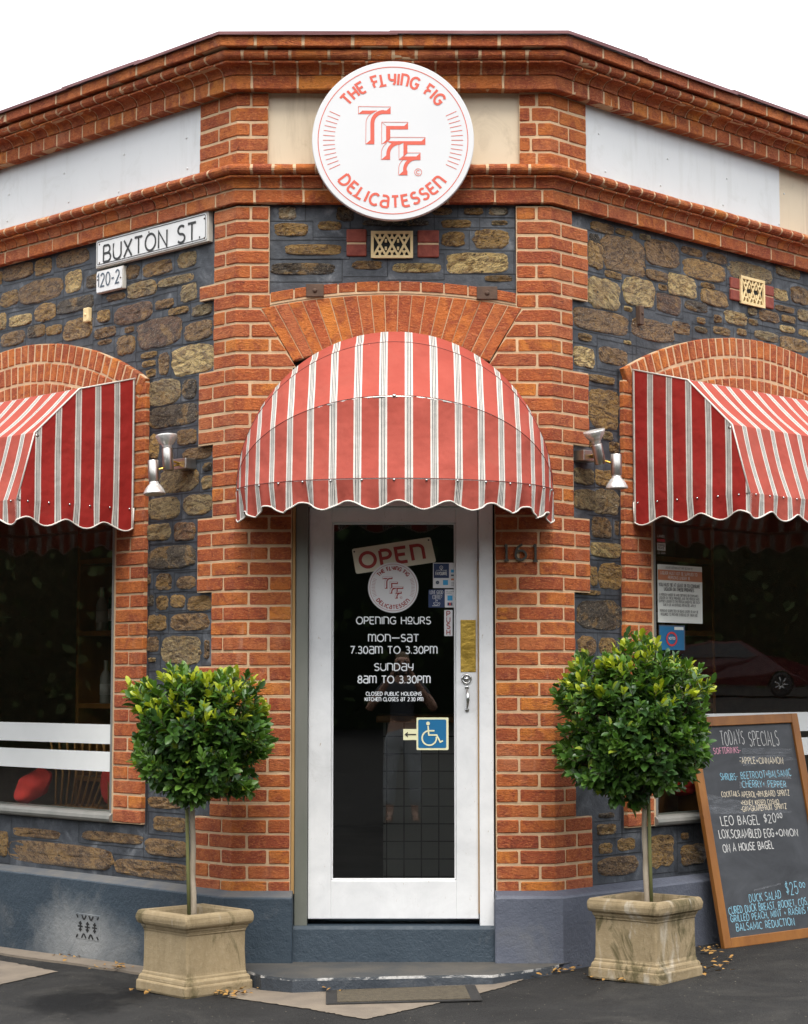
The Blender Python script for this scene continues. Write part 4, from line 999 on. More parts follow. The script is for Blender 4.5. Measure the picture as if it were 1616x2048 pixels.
# ------------------------------------------------------------------ stroke alphabet
def A_(cx_, cy_, rx, ry, a0, a1, n=10): return [(cx_ + rx * math.cos(R_(a0 + (a1 - a0) * i / n)), cy_ + ry * math.sin(R_(a0 + (a1 - a0) * i / n))) for i in range(n + 1)]
def bowl(x, y0, y1, xr, rx=None):
    ry = (y1 - y0) / 2; rx = rx or min(ry, xr - x); return [(x, y1)] + A_(xr - rx, (y0 + y1) / 2, rx, ry, 90, -90) + [(x, y0)]
GL = {
 'A': (.68, [[(0, 0), (.34, 1), (.68, 0)], [(.12, .33), (.56, .33)]]), 'B': (.58, [[(0, 0), (0, 1)], bowl(0, .52, 1, .52, .22), bowl(0, 0, .52, .58, .25)]),
 'C': (.66, [A_(.40, .5, .40, .5, 48, 312, 16)]), 'D': (.66, [[(0, 0), (0, 1)], bowl(0, 0, 1, .66, .42)]), 'E': (.5, [[(.5, 1), (0, 1), (0, 0), (.5, 0)], [(0, .52), (.44, .52)]]),
 'F': (.48, [[(.5, 1), (0, 1), (0, 0)], [(0, .5), (.42, .5)]]), 'G': (.72, [A_(.42, .5, .42, .5, 45, 300, 16) + [(.72, .18), (.72, .46), (.42, .46)]]),
 'H': (.62, [[(0, 0), (0, 1)], [(.62, 0), (.62, 1)], [(0, .5), (.62, .5)]]), 'I': (.06, [[(.03, 0), (.03, 1)]]), 'J': (.4, [[(.4, 1), (.4, .25)] + A_(.2, .22, .2, .22, 0, -160, 8)]),
 'K': (.58, [[(0, 0), (0, 1)], [(.56, 1), (.02, .42)], [(.2, .6), (.58, 0)]]), 'L': (.46, [[(0, 1), (0, 0), (.46, 0)]]), 'M': (.8, [[(0, 0), (0, 1), (.4, .25), (.8, 1), (.8, 0)]]),
 'N': (.64, [[(0, 0), (0, 1), (.64, 0), (.64, 1)]]), 'O': (.8, [A_(.4, .5, .4, .5, 90, 450, 24)]), 'P': (.54, [[(0, 0), (0, 1)], bowl(0, .44, 1, .54, .27)]),
 'Q': (.8, [A_(.4, .5, .4, .5, 90, 450, 24), [(.5, .25), (.8, -.05)]]), 'R': (.58, [[(0, 0), (0, 1)], bowl(0, .46, 1, .54, .27), [(.26, .46), (.58, 0)]]),
 'S': (.54, [A_(.28, .755, .25, .245, 35, 250, 10) + A_(.27, .255, .27, .255, 80, -150, 10)]), 'T': (.6, [[(0, 1), (.6, 1)], [(.3, 1), (.3, 0)]]),
 'U': (.62, [[(0, 1), (0, .3)] + A_(.31, .31, .31, .31, 180, 360, 12) + [(.62, 1)]]), 'V': (.66, [[(0, 1), (.33, 0), (.66, 1)]]), 'W': (.9, [[(0, 1), (.22, 0), (.45, .75), (.68, 0), (.9, 1)]]),
 'X': (.62, [[(0, 0), (.62, 1)], [(0, 1), (.62, 0)]]), 'Y': (.62, [[(0, 1), (.31, .45), (.62, 1)], [(.31, .45), (.31, 0)]]), 'Z': (.58, [[(0, 1), (.58, 1), (0, 0), (.58, 0)]]),
 '0': (.56, [A_(.28, .5, .28, .5, 90, 450, 20)]), '1': (.24, [[(0, .8), (.2, 1), (.2, 0)]]), '2': (.52, [A_(.26, .74, .25, .26, 160, -30, 10) + [(0, 0), (.52, 0)]]),
 '3': (.52, [A_(.25, .76, .22, .24, 150, -90, 9) + A_(.25, .26, .27, .26, 90, -150, 10)]), '4': (.56, [[(.42, 0), (.42, 1), (0, .3), (.56, .3)]]), '5': (.52, [[(.48, 1), (.06, 1), (.03, .55)] + A_(.24, .31, .27, .31, 120, -150, 12)]),
 '6': (.54, [A_(.27, .3, .27, .3, 90, 450, 16), [(.0, .3), (.02, .5), (.12, .8), (.34, 1)]]), '7': (.5, [[(0, 1), (.5, 1), (.16, 0)]]), '8': (.54, [A_(.27, .76, .22, .24, 90, 450, 16), A_(.27, .26, .27, .26, 90, 450, 16)]),
 '9': (.54, [A_(.27, .7, .27, .3, 90, 450, 16), [(.54, .7), (.5, .4), (.2, 0)]]), '.': (.08, [[(.0, .04), (.08, .04)]]), ',': (.1, [[(.08, .1), (.02, -.12)]]), '-': (.32, [[(0, .45), (.32, .45)]]),
 '_': (.95, [[(0, .5), (.95, .5)]]), '+': (.44, [[(0, .45), (.44, .45)], [(.22, .68), (.22, .22)]]), '$': (.5, [A_(.25, .70, .20, .18, 35, 250, 10) + A_(.25, .34, .22, .18, 80, -150, 10), [(.25, 1), (.25, 0)]]),
 '/': (.4, [[(0, 0), (.4, 1)]]), '(': (.18, [A_(.25, .5, .25, .6, 120, 240, 8)]), ')': (.18, [A_(-.07, .5, .25, .6, 60, -60, 8)]), "'": (.06, [[(.03, 1), (.03, .75)]]), '?': (.45, [A_(.22, .76, .22, .24, 160, -60, 10) + [(.22, .3)], [(.2, .05), (.26, .05)]]), ' ': (.34, []),
 # the round single-case letters of the shop's lettering
 'a': (.6, [[(.04, 1), (.34, 1)] + A_(.36, .76, .24, .24, 90, 0, 6) + [(.6, 0)], [(.6, .56), (.26, .56)] + A_(.26, .28, .26, .28, 90, 270, 10) + [(.6, 0)]]),
 'n': (.6, [[(0, 0), (0, 1), (.3, 1)] + A_(.3, .7, .3, .3, 90, 0, 8) + [(.6, 0)]]),
 'm': (.88, [[(0, 0), (0, 1), (.2, 1)] + A_(.22, .78, .22, .22, 90, 0, 8) + [(.44, 0)], [(.44, .8)] + A_(.66, .78, .22, .22, 140, 0, 8) + [(.88, 0)]]),
 'y': (.56, [[(0, 1), (0, .72)] + A_(.25, .68, .25, .26, 190, 270, 6) + [(.56, .42)], [(.56, 1), (.56, .2), (.42, 0)]]),
 'e': (.54, [[(.54, 1), (0, 1), (0, .25)] + A_(.25, .25, .25, .25, 180, 270, 6) + [(.54, 0)], [(0, .53), (.46, .53)]]),
 'o': (.6, [A_(.3, .66, .28, .34, 90, 450, 20), [(.03, .05), (.57, .05)]]), 'f': (.5, [[(.5, 1), (0, 1), (0, .55)], [(.46, .5), (.2, .5), (.02, .3), (.06, 0)], [(0, .55), (.22, .5)]]),
 'l': (.52, [[(.06, 1), (.06, .12), (-.06, 0), (.5, 0)]]), 'g': (.76, [A_(.42, .5, .42, .5, 40, 270, 16) + [(.62, 0), (.76, .18), (.76, .48), (.44, .48)]]),
}
def layout(txt, gap=.2, jitter=0, sq=1.0):
    x = 0; out = []
    for ch in txt:
        wd, sts = GL[ch]; wd *= sq
        a, b, sl_ = (random.uniform(-1, 1) * jitter for _ in range(3)); sc = 1 + random.uniform(-1, 1) * jitter * 1.2
        for st in sts: out.append([(x + px_ * sq * sc + (py_ - .5) * sl_ + random.uniform(-1, 1) * jitter * .25, py_ * sc + b + random.uniform(-1, 1) * jitter * .25) for px_, py_ in st])
        x += wd + gap
    return out, x - gap
def text_line(mb, txt, P0, P1, hgt, nrm, thick, m=0, gap=.2, jitter=0, base_off=.0015, up=None, raise_=0):
    """stroke text whose baseline runs from P0 to P1 (3-D), letters hgt tall"""
    sts, wd = layout(txt, gap, jitter); ex = (P1 - P0); ln = ex.length; ex.normalize()
    up = (up or nrm.cross(ex)).normalized()
    kx = ln / wd
    sts2 = [[(x * kx, y * hgt) for x, y in st] for st in sts]
    strips(mb, sts2, thick, lambda x, y, d: P0 + ex * x + up * y + nrm * (base_off + d), m, th=raise_)
def fl(px, py, o): u, z = hit(px, py, 'F', o); return Vector((u, -o, z))
def flt(mb, txt, x0, x1, yb, yt, o, th, m=0, **k):
    P0, P1 = fl(x0, yb, o), fl(x1, yb, o); text_line(mb, txt, P0, P1, (fl(x0, yt, o) - P0).length, Vector((0, -1, 0)), th, m, **k)

# opening hours lettered on the glass
OT = OG + .0008
mb = MB(); K = .0055
flt(mb, 'OPenInG HoURS', 713, 861, 1248, 1234, OT, K); flt(mb, 'mOn_SaT', 737, 837, 1283, 1269, OT, K); flt(mb, '7.30am TO 3.30Pm', 701, 874, 1307, 1293, OT, K)
flt(mb, 'SUnDay', 749, 826, 1341, 1327, OT, K); flt(mb, '8am TO 3.30Pm', 716, 860, 1366, 1352, OT, K)
flt(mb, 'CLOSeD PUBLIC HOLIDayS', 732, 843, 1391, 1384, OT, .0034); flt(mb, 'KITCHen CLOSeS aT 2.30 Pm', 730, 846, 1402, 1395, OT, .0034)
mb.build('opening_hours_lettering', VINYL, DOOR)

# ------------------------------------------------------------------ the round shop logo (shared by the big sign and the sticker)
def logo(mb, C0, ex, ey, nz, Rd, m, thin=1.0, lw=1.0):
    """ring, text round the edge, side ticks and the stepped initials; drawn in units of the disc radius"""
    def mp(x, y, d): return C0 + ex * (x * Rd) + ey * (y * Rd) + nz * d
    e = .0005
    strips(mb, [A_(0, 0, .925, .925, 0, 360, 96)], .010 * thin, lambda x, y, d: mp(x, y, e + d), m)
    for i in range(13):
        for sg in (1, -1):
            a = R_((-25 + 50 * i / 12)) if sg == 1 else math.pi - R_(-25 + 50 * i / 12)
            strips(mb, [[(.72 * math.cos(a), .72 * math.sin(a)), (.865 * math.cos(a), .865 * math.sin(a))]], .008 * thin, lambda x, y, d: mp(x, y, e + d), m)
    def ring(txt, r, h_, a_mid, span, inward, wd):
        sts, w_ = layout(txt, .30)
        for k, st in enumerate(sts):
            if len(st) == 2: st = [tuple(st[0][q] + (st[1][q] - st[0][q]) * j / 4 for q in (0, 1)) for j in range(5)]
            pts = []
            for x, y in st:
                t = (x / w_ - .5) * span
                if not inward: a = R_(a_mid - t); rr = r + y * h_
                else: a = R_(a_mid + t); rr = r - y * h_
                pts.append((rr * math.cos(a), rr * math.sin(a)))
            strips(mb, [pts], wd, lambda x, y, d: mp(x, y, e + (k % 7) * .00015 + d), m)
    ring('THe flyInG fIG', .70, .140, 90, 102, False, .030 * lw)
    ring('DelICaTeSSen', .845, .140, -91, 104, True, .030 * lw)
    # initials, from the photo's sign: polygons in the sign's own crop pixels
    cx_, cy_, rr = 788.0, 807.0, 773.0
    def q(p): return ((p[0] - cx_) / rr, -(p[1] - cy_) / rr)
    def poly(pts, off=0): mb.add([mp(*q(p), e + off) for p in pts], [list(range(len(pts)))], m)
    def arc(cx0, cy0, r, a0, a1, n=8): return [(cx0 + r * math.cos(R_(a0 + (a1 - a0) * i / n)), cy0 - r * math.sin(R_(a0 + (a1 - a0) * i / n))) for i in range(n + 1)]
    def band(outer, inner, off=0):
        for (a, b), (c1, d1) in zip(zip(outer, outer[1:]), zip(inner, inner[1:])): poly([a, b, d1, c1], off)
    def line(pts, w_=4.5): strips(mb, [[q(p) for p in pts]], w_ / rr * thin, lambda x, y, d: mp(x, y, e + .0006 + d), m)
    # T
    poly([(462, 552), (500, 518), (640, 518), (575, 552)]); poly([(725, 518), (765, 484), (765, 552), (725, 552)], .0001)
    band(arc(700, 640, 128, 90, 180) + [(572, 812)], arc(700, 640, 90, 90, 180) + [(610, 812)], .0003)
    poly([(525, 846), (572, 806), (610, 806), (610, 846)], .0004); poly([(690, 516), (728, 516), (728, 552), (690, 552)], .0002)
    line([(458, 552), (458, 478), (765, 482)]); line(arc(640, 640, 110, 110, 180) + [(528, 846)]); line([(458, 552), (500, 518)])
    # F, upper
    poly([(722, 668), (895, 668), (932, 632), (932, 702), (762, 702), (762, 790), (722, 822)]); line([(932, 632), (680, 630), (680, 846)]); line([(680, 630), (722, 668)], 3); poly([(680, 846), (722, 806), (752, 786), (760, 800), (722, 834)], .0001)
    # F, third
    poly([(722, 816), (1060, 816), (1097, 780), (1097, 852), (925, 852), (925, 930), (888, 965), (888, 832), (850, 850), (800, 850)], .0002)
    band(arc(850, 940, 126, 90, 180) + [(722, 962)], arc(850, 940, 90, 90, 180) + [(760, 962)], .0004); poly([(676, 996), (722, 956), (760, 956), (760, 996)], .0005)
    line([(722, 816), (760, 778), (1097, 780)]); line(arc(790, 930, 112, 125, 180) + [(676, 996)]); line([(845, 850), (845, 996), (888, 960)])
    # F, last
    poly([(848, 998), (890, 965), (1010, 965), (1050, 930), (1050, 1000), (985, 1000), (960, 1000), (905, 1000)], .0006)
    band(arc(1010, 1092, 126, 90, 180) + [(886, 1112)], arc(1010, 1092, 92, 90, 180) + [(926, 1112)], .0008); poly([(842, 1147), (886, 1106), (926, 1106), (926, 1147)], .0009)
    line([(890, 965), (925, 930), (1050, 930)]); line(arc(950, 1085, 108, 130, 180) + [(842, 1147)])
    line(arc(1028, 1118, 34, 0, 360, 20), 5); line(arc(1028, 1118, 17, 45, 315, 12), 6)
# big sign
OSG = .165
sc0 = hit(786, 280.5, 'F', OSG); sr = (hit(948, 280, 'F', OSG)[0] - hit(624, 280, 'F', OSG)[0]) / 2
SIG = thing('round_sign', (sc0[0], -OSG, sc0[1] - sr), 'large round white delicatessen sign with coral lettering above the door', 'shop sign')
mb = MB(); mb.lathe((sc0[0], -OSG + .06, sc0[1]), (0, -1, 0), [(sr - .003, .025), (sr, .028), (sr, .057), (sr - .003, .06)], 96, 0, smooth=False); mb.build('sign_disc', SIGNW, SIG)
mb = MB()
for dx in (-.22, .22): mb.box((sc0[0] + dx - .02, -.13, sc0[1] - .12), (.04, 0, 0), (0, .16, 0), (0, 0, .04))
mb.build('sign_bracket', METAL, SIG)
mb = MB(); logo(mb, Vector((sc0[0], -OSG - .0005, sc0[1])), Vector((1, 0, 0)), UPZ, Vector((0, -1, 0)), sr, 0); mb.build('sign_lettering', CORAL, SIG)

# ------------------------------------------------------------------ things on the door glass
oO = OG + .003
def panel_from_px(name, pts, o, th, m, parent=None, bev=None):
    P_ = [fl(x, y, o) for x, y in pts]; mb = MB(); mb.prism(P_, Vector((0, th, 0)), 0); return mb.build(name, m, parent)
oq = [(703.5, 1098), (861, 1074), (872.5, 1124), (712, 1148)]
ON = thing('open_sign', fl(788, 1148, oO), 'cream OPEN sign with dark red letters hung askew in the door glass', 'sign')
def rr_poly(pts, r=.012):
    out = []; n = len(pts)
    for i in range(n):
        p = pts[i]; a = (pts[i - 1] - p).normalized(); b = (pts[(i + 1) % n] - p).normalized()
        for k in range(5):
            t = k / 4; out.append(p + a * r * (1 - t) ** 2 + b * r * t ** 2)
    return out
mb = MB(); mb.prism(rr_poly([fl(x, y, oO) for x, y in oq]), Vector((0, .0035, 0)), 0)
mb.build('sign_plate', OPENW, ON)
mb = MB()
for x, y in ((708.5, 1103.5), (857, 1080)): mb.lathe(fl(x, y, oO), (0, -1, 0), [(.0045, 0), (.0045, .001), (.001, .0012)], 12)
mb.build('sign_screw', BLACK, ON)
mb = MB(); P0, P1 = fl(723, 1136, oO), fl(849, 1117.5, oO); up = (fl(703.5, 1098, oO) - fl(712, 1148, oO)).normalized()
text_line(mb, 'OPen', P0, P1, .073, Vector((0, -1, 0)), .0165, gap=.3, up=up, base_off=.0015); mb.build('sign_lettering', OPENR, ON)
oS = OG + .0085
stc = fl(786.5, 1175, oS); str_ = (fl(837, 1175, oS) - fl(736, 1175, oS)).length / 2
ST = thing('round_sticker', stc - UPZ * str_, 'round white delicatessen sticker overlapping the OPEN sign on the door glass', 'sticker')
mb = MB(); mb.lathe(stc + Vector((0, .0015, 0)), (0, -1, 0), [(str_, 0), (str_, .0015)], 64, smooth=False); mb.build('sticker_disc', SIGNW, ST)
mb = MB(); logo(mb, stc, Vector((1, 0, 0)), UPZ, Vector((0, -1, 0)), str_, 0, 1.3, 1.15); mb.build('sticker_print', OPENR, ST)
def sticker(name, label, layers, texts=(), o=OG + .0016, parts=True):
    """layers: (x0,y0,x1,y1,mat,part name); texts: (txt,x0,x1,yb,yt,th,mat)"""
    x0, y0, x1, y1, m0, nm0 = layers[0]
    root = thing(name, fl((x0 + x1) / 2, y1, o), label, 'sticker')
    for i, (x0, y0, x1, y1, m_, nm) in enumerate(layers):
        oo = o + i * .0012; mb = MB(); pts = [fl(x0, y1, oo), fl(x1, y1, oo), fl(x1, y0, oo), fl(x0, y0, oo)]
        mb.prism(rr_poly(pts, .003) if i == 0 else pts, Vector((0, .0011, 0)), 0); mb.build(nm, m_, root)
    oo = o + len(layers) * .0012; by = {}
    for tx in texts: by.setdefault(tx[6].name, []).append(tx)
    for k_, l_ in by.items():
        mb = MB()
        for txt, x0, x1, yb, yt, th, m_ in l_:
            if callable(txt): txt(mb, oo)
            else: flt(mb, txt, x0, x1, yb, yt, oo, th)
        mb.build('print', l_[0][6], root)
    return root
def pin(mb, oo): strips(mb, [A_(0, 0, .008, .008, 0, 360, 14), [(-.003, -.008), (0, -.014), (.003, -.008)], [(-.003, 0), (.003, 0)]], .002, lambda x, y, d: fl(882.5, 1135, oo) + Vector((x, -.001 - d, y)))
sticker('payment_sticker', 'white card sticker with a navy FAVOURITE panel on the door glass',
        [(866, 1125.5, 909, 1176, SIGNW, 'backing'), (867.5, 1127, 898, 1156, NAVY, 'navy_panel'), (886, 1160, 896, 1170, CYAN, 'card_logo'), (902, 1139, 908, 1145, CYAN, 'card_logo'), (902, 1149, 908, 1152, BLUEGREY, 'card_logo'), (902, 1157, 908, 1160.5, ORANGE, 'card_logo')],
        [('FAVOURITE', 871.5, 894, 1150, 1144, .0024, SIGNW), ('A LOCAL FAVOURITE', 872, 894, 1142, 1140, .0008, SIGNW), (pin, 0, 0, 0, 0, 0, SIGNW),
         (lambda mb, oo: strips(mb, [A_(0, 0, .007, .007, 0, 360, 16), A_(0, 0, .003, .003, 0, 360, 10)], .004, lambda x, y, d: fl(875, 1165, oo) + Vector((x, -.001 - d, y))), 0, 0, 0, 0, 0, BLUEGREY),
         ('VISA', 902, 908, 1167, 1165, .0009, BLUEGREY), ('PAY', 902.5, 907.5, 1171.5, 1169.5, .0009, BLUEGREY)])
def cup(mb, oo):
    C0 = fl(872, 1208, oo)
    strips(mb, [A_(0, .006, .012, .012, 180, 360, 10) + [(-.012, .006)], A_(.015, .002, .005, .005, 90, -90, 6), [(-.019, -.009), (.019, -.009)], [(-.003, .012), (.001, .018), (-.002, .023)], [(.004, .012), (.007, .018), (.004, .023)]], .002, lambda x, y, d: C0 + Vector((x, -.001 - d, y)))
sticker('coffee_sticker', 'navy Love Good Coffee sticker with a white cup, left of a card logo strip', [(857, 1179, 889, 1215, NAVY, 'backing')],
        [('LOVE GOOD', 860, 886, 1188, 1181, .0016, SIGNW), ('COFFEE?', 865, 884, 1198, 1190, .0016, SIGNW), (cup, 0, 0, 0, 0, 0, SIGNW)])
sticker('card_logo_sticker', 'small white sticker with two card logos beside the navy coffee sticker', [(889.6, 1179, 909, 1215, SIGNW, 'backing'), (895, 1191, 905, 1201, CYAN, 'card_logo'), (895, 1205, 898, 1211, NAVY, 'card_logo'), (898.4, 1205, 901.4, 1211, REDP, 'card_logo'), (901.8, 1205, 904.8, 1211, BLUEGREY, 'card_logo')],
        [('WELCOME', 891.5, 907.5, 1184, 1182, .0008, BLUEGREY), ('CARDS', 891.5, 903, 1187.5, 1185.5, .0008, BLUEGREY)])
oP = OG + .0016
PU = sticker('push_sticker', 'narrow white PUSH sticker with red letters set vertically on the door glass', [(888.5, 1220, 905, 1272, SIGNW, 'backing')],
        [(ch, 893.5, 900, 1222.5 + 12.3 * i + 10, 1222.5 + 12.3 * i, .0042, OPENR) for i, ch in enumerate('PUSH')])
# wheelchair access sign with arrow tab
oA = OG + .0016
AC = thing('access_sign', fl(865, 1500, oA), 'blue wheelchair access sign with a left arrow tab on the door glass', 'sign')
def lay(name, x0, y0, x1, y1, o, m_, r=.0):
    mb = MB(); pts = [fl(x0, y1, o), fl(x1, y1, o), fl(x1, y0, o), fl(x0, y0, o)]; mb.prism(rr_poly(pts, r) if r else pts, Vector((0, .0011, 0)), 0); return mb.build(name, m_, AC)
lay('arrow_tab', 806.5, 1458, 834, 1480, oA, YELLOWISH); lay('backing', 833, 1435, 897, 1500, oA + .0012, YELLOWISH, .006); lay('blue_panel', 836.5, 1439, 892.5, 1496, oA + .0024, BLUE, .008)
C0 = fl(865, 1468, oA + .0036)
s = 1 / 402.0
def apx(x, y): return ((x - 865) * s, -(y - 1468) * s)
mb = MB(); mp = lambda x, y, d: C0 + Vector((x, -.001 - d, y))
st = [[apx(856, 1452), apx(857.5, 1470), apx(873.5, 1470), apx(880.5, 1484), apx(886, 1481.5)], [apx(857, 1461.5), apx(869, 1461.5)]]
strips(mb, st, .0075, mp); strips(mb, [[(p[0], p[1]) for p in A_(apx(858.5, 1476)[0], apx(858.5, 1476)[1], .036, .036, 100, 370, 22)]], .0075, lambda x, y, d: mp(x, y, d + .0003))
mb.lathe(C0 + Vector((apx(856, 0)[0], -.0004, apx(0, 1447)[1])), (0, -1, 0), [(.0095, 0), (.0095, .0006)], 18, smooth=False)
mb.build('wheelchair_symbol', YELLOWISH, AC)
mb = MB(); C1 = fl(821, 1469, oA + .0012); mp = lambda x, y, d: C1 + Vector((x, -.001 - d, y))
strips(mb, [[(-.022, 0), (.028, 0)]], .006, mp); mb.add([mp(-.030, 0, .0005), mp(-.012, -.014, .0005), mp(-.016, 0, .0005), mp(-.012, .014, .0005)], [[0, 1, 2, 3]], 0); mb.build('arrow', BLACK, AC)

# house number
oH = .012
mb = MB(); nn = Vector((0, -1, 0))
flt(mb, '6', 1031, 1052, 1120, 1088.5, .003, .011, raise_=.012)
for x in (1013, 1071):
    sts = [[(0, 0), (0, 1)], [(-.13, 0), (.13, 0)], [(-.12, .86), (0, 1)]]
    P0 = fl(x, 1121 if x < 1040 else 1122, .003); hh = (fl(x, 1089, .003) - P0).length
    strips(mb, [[(a * hh, b * hh) for a, b in st_] for st_ in sts], .011, lambda u, v, d: P0 + Vector((u, -.001 - d, v)), th=.012)
hn = mb.build('house_number', BRONZE); tag(hn, 'dark metal house number 161 fixed to the brick pier right of the door', 'house number')

# ------------------------------------------------------------------ side windows
def sp(side, px, py, o): u, z = hit(px, py, side, o); return W(side, u, o, z)
GLASS_O = -.034
ROOMZ = .36
for side in 'LR':
    q = WIN[side]; ui, ue, zs = q['ui'], q['ue'], q['zsill']; D_, N_ = DIR[side], NRM[side]
    a, b = ui + .013, ue - .013; ztop = q['zpk'] - .30; fw = .028
    win = thing('window', W(side, (a + b) / 2, -.05, zs), 'shop window', 'window'); del win['label']; del win['category']; adopt(win, building)
    mb = MB()
    z_b0 = zs - .012; z_b1 = hit(100 if side == 'L' else 1380, 1626 if side == 'L' else 1632, side, -.03)[1] if side == 'R' else hit(120, 1633, 'L', -.03)[1]
    mb.box(W(side, a, -.075, zs), D_ * fw, N_ * .065, UPZ * (ztop - zs), bev=.003); mb.box(W(side, b - fw, -.075, zs), D_ * fw, N_ * .065, UPZ * (ztop - zs), bev=.003)
    mb.box(W(side, a + fw, -.075, ztop - .03), D_ * (b - a - 2 * fw), N_ * .065, UPZ * .03)
    mb.build('window_frame', METAL, win)
    # rounded aluminium sill
    mb = MB(); zt = zs + .052
    prof = [(-.09, zs - .004), (.0, zs - .004), (.016, zs + .004), (.022, zs + .018), (.018, zs + .034), (.004, zs + .046), (-.06, zt + .004), (-.09, zt + .004)]
    s0, s1 = (-b - .012, -a + .012) if side == 'L' else (WF + a - .012, WF + b + .012)
    sweep(mb, prof, s0, s1, 0, bev=.002, jit=0); mb.build('window_sill', METAL, win)
    mb = MB(); zg = zt - .004
    mb.box(W(side, a + .01, GLASS_O, zg), D_ * (b - a - .02), N_ * .005, UPZ * (ztop - zg)); mb.build('window_pane', GLASS, win)
    # two white frosted bands across the glass
    for (yt, yb) in (((1444, 1483.5), (1497, 1537)) if side == 'L' else ((1424, 1462), (1475, 1510))):
        x = 120 if side == 'L' else 1600
        z1, z0 = hit(x, yt if side == 'R' else yt + 2.5, side, GLASS_O)[1], hit(x, yb if side == 'R' else yb + 1, side, GLASS_O)[1]
        mb = MB(); mb.box(W(side, a + fw, GLASS_O + .0055, z0), D_ * (b - a - 2 * fw), N_ * .001, UPZ * (z1 - z0)); mb.build('frosted_band', FROST, win)

# interior of the shop: floor, ceiling, back walls, all dim
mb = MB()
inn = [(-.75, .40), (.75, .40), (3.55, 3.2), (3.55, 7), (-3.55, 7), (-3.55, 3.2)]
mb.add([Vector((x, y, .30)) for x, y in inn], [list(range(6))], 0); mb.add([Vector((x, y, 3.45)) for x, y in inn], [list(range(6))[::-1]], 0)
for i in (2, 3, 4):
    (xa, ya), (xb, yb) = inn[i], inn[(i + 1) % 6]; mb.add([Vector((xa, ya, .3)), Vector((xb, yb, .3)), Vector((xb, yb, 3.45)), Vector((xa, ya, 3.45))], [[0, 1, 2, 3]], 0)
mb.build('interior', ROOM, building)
# far end walls so that no daylight leaks in behind the parapet
mb = MB()
for side in 'LR': mb.box(W(side, 4.45, -4.5, 0), DIR[side] * .1, NRM[side] * 4.3, UPZ * 4.4)
mb.box((-3.6, 7.02, 0), (7.2, 0, 0), (0, .1, 0), (0, 0, 4.4)); mb.build('end_wall', MORTAR, building)

# counter seen through the door glass, things seen through the windows
mb = MB(); mb.box((-.12, 1.6, .30), (1.3, 0, 0), (0, .6, 0), (0, 0, .98), 0); mb.box((-.16, 1.56, 1.28), (1.38, 0, 0), (0, .68, 0), (0, 0, .04), 1, bev=.006)
ct = mb.build('tiled_counter', [TILE, BOARDWOOD]); tag(ct, 'white tiled shop counter seen dimly through the door glass', 'counter')
def cushion(side, px, py, wpx, hpx, o, label, rot=0.2):
    C0 = sp(side, px, py, o); mb = MB(); sx = wpx / 395 * (1.3 if side else 1); sz = hpx / 395
    ex, ez, en = DIR[side] if side == 'R' else -DIR[side], UPZ, NRM[side]
    rows = []
    for f in (1, -1):
        rows = []
        for i in range(9):
            r = []
            for j in range(9):
                a, b = i / 4 - 1, j / 4 - 1; t = max(0, (1 - a ** 4) * (1 - b ** 4)) ** .6
                pin_ = 1 - .10 * (a * a * (1 - b * b) + b * b * (1 - a * a)) * 0 - .06 * (1 - abs(a * b))
                x, z = a * sx / 2 * (1 - .22 * b * b), b * sz / 2 * (1 - .22 * a * a); xx, zz = x * math.cos(rot) - z * math.sin(rot), x * math.sin(rot) + z * math.cos(rot)
                r.append(C0 + ex * xx + ez * zz + en * (f * .060 * t + .012 * math.sin(a * 5 + b * 3)))
            rows.append(r)
        mb.grid(rows if f == 1 else rows[::-1])
    o_ = mb.build('cushion', REDCLOTH); tag(o_, label, 'cushion', 'red cushions inside the windows'); return o_
cushion('L', 66, 1572, 100, 62, -.16, 'crumpled red cushion behind the lower left corner of the striped window', .45)
cushion('L', 232, 1560, 60, 130, -.50, 'red cushion standing beside the brick jamb inside the window', .1)
cushion('R', 1375, 1572, 70, 34, -.28, 'small red cushion inside the window behind the chalkboard', .25)
def cane_chair(side, u, o, label, rot):
    C0 = W(side, u, o, ROOMZ); root = thing('cane_chair', C0, label, 'chair', 'cane chairs inside the shop')
    ex, en = DIR[side], NRM[side]; m1 = MB()
    for i in range(9):
        t = -1 + i / 4; m1.tube([C0 + ex * t * .20 + UPZ * .42 + en * .02, C0 + ex * t * .27 + UPZ * .62 - en * .03, C0 + ex * t * .30 + UPZ * .84 - en * .02 * (1 - t * t)], .007, 6)
    m1.tube([C0 + ex * (.32 * math.sin(a / 8 * math.pi)) + UPZ * (.84 + .03 * math.cos(a / 8 * math.pi)) - en * .02 for a in range(-4, 5)], .012, 6); m1.build('chair_back', CANE, root)
    m2 = MB(); m2.lathe(C0 + UPZ * .40, (0, 0, 1), [(.21, 0), (.22, .02), (.2, .035)], 24); m2.build('seat', CANE, root)
    for sx in (-1, 1):
        for sy in (-1, 1):
            m3 = MB(); m3.tube([C0 + ex * sx * .15 + en * sy * .15 + UPZ * .41, C0 + ex * sx * .19 + en * sy * .19], .012, 6); m3.build('leg', CANE, root)
cane_chair('L', 1.35, -.42, 'yellow cane chair behind the striped window, nearer the brick jamb', 0)
cane_chair('L', 1.95, -.48, 'yellow cane chair behind the striped window, at the picture edge', 0)
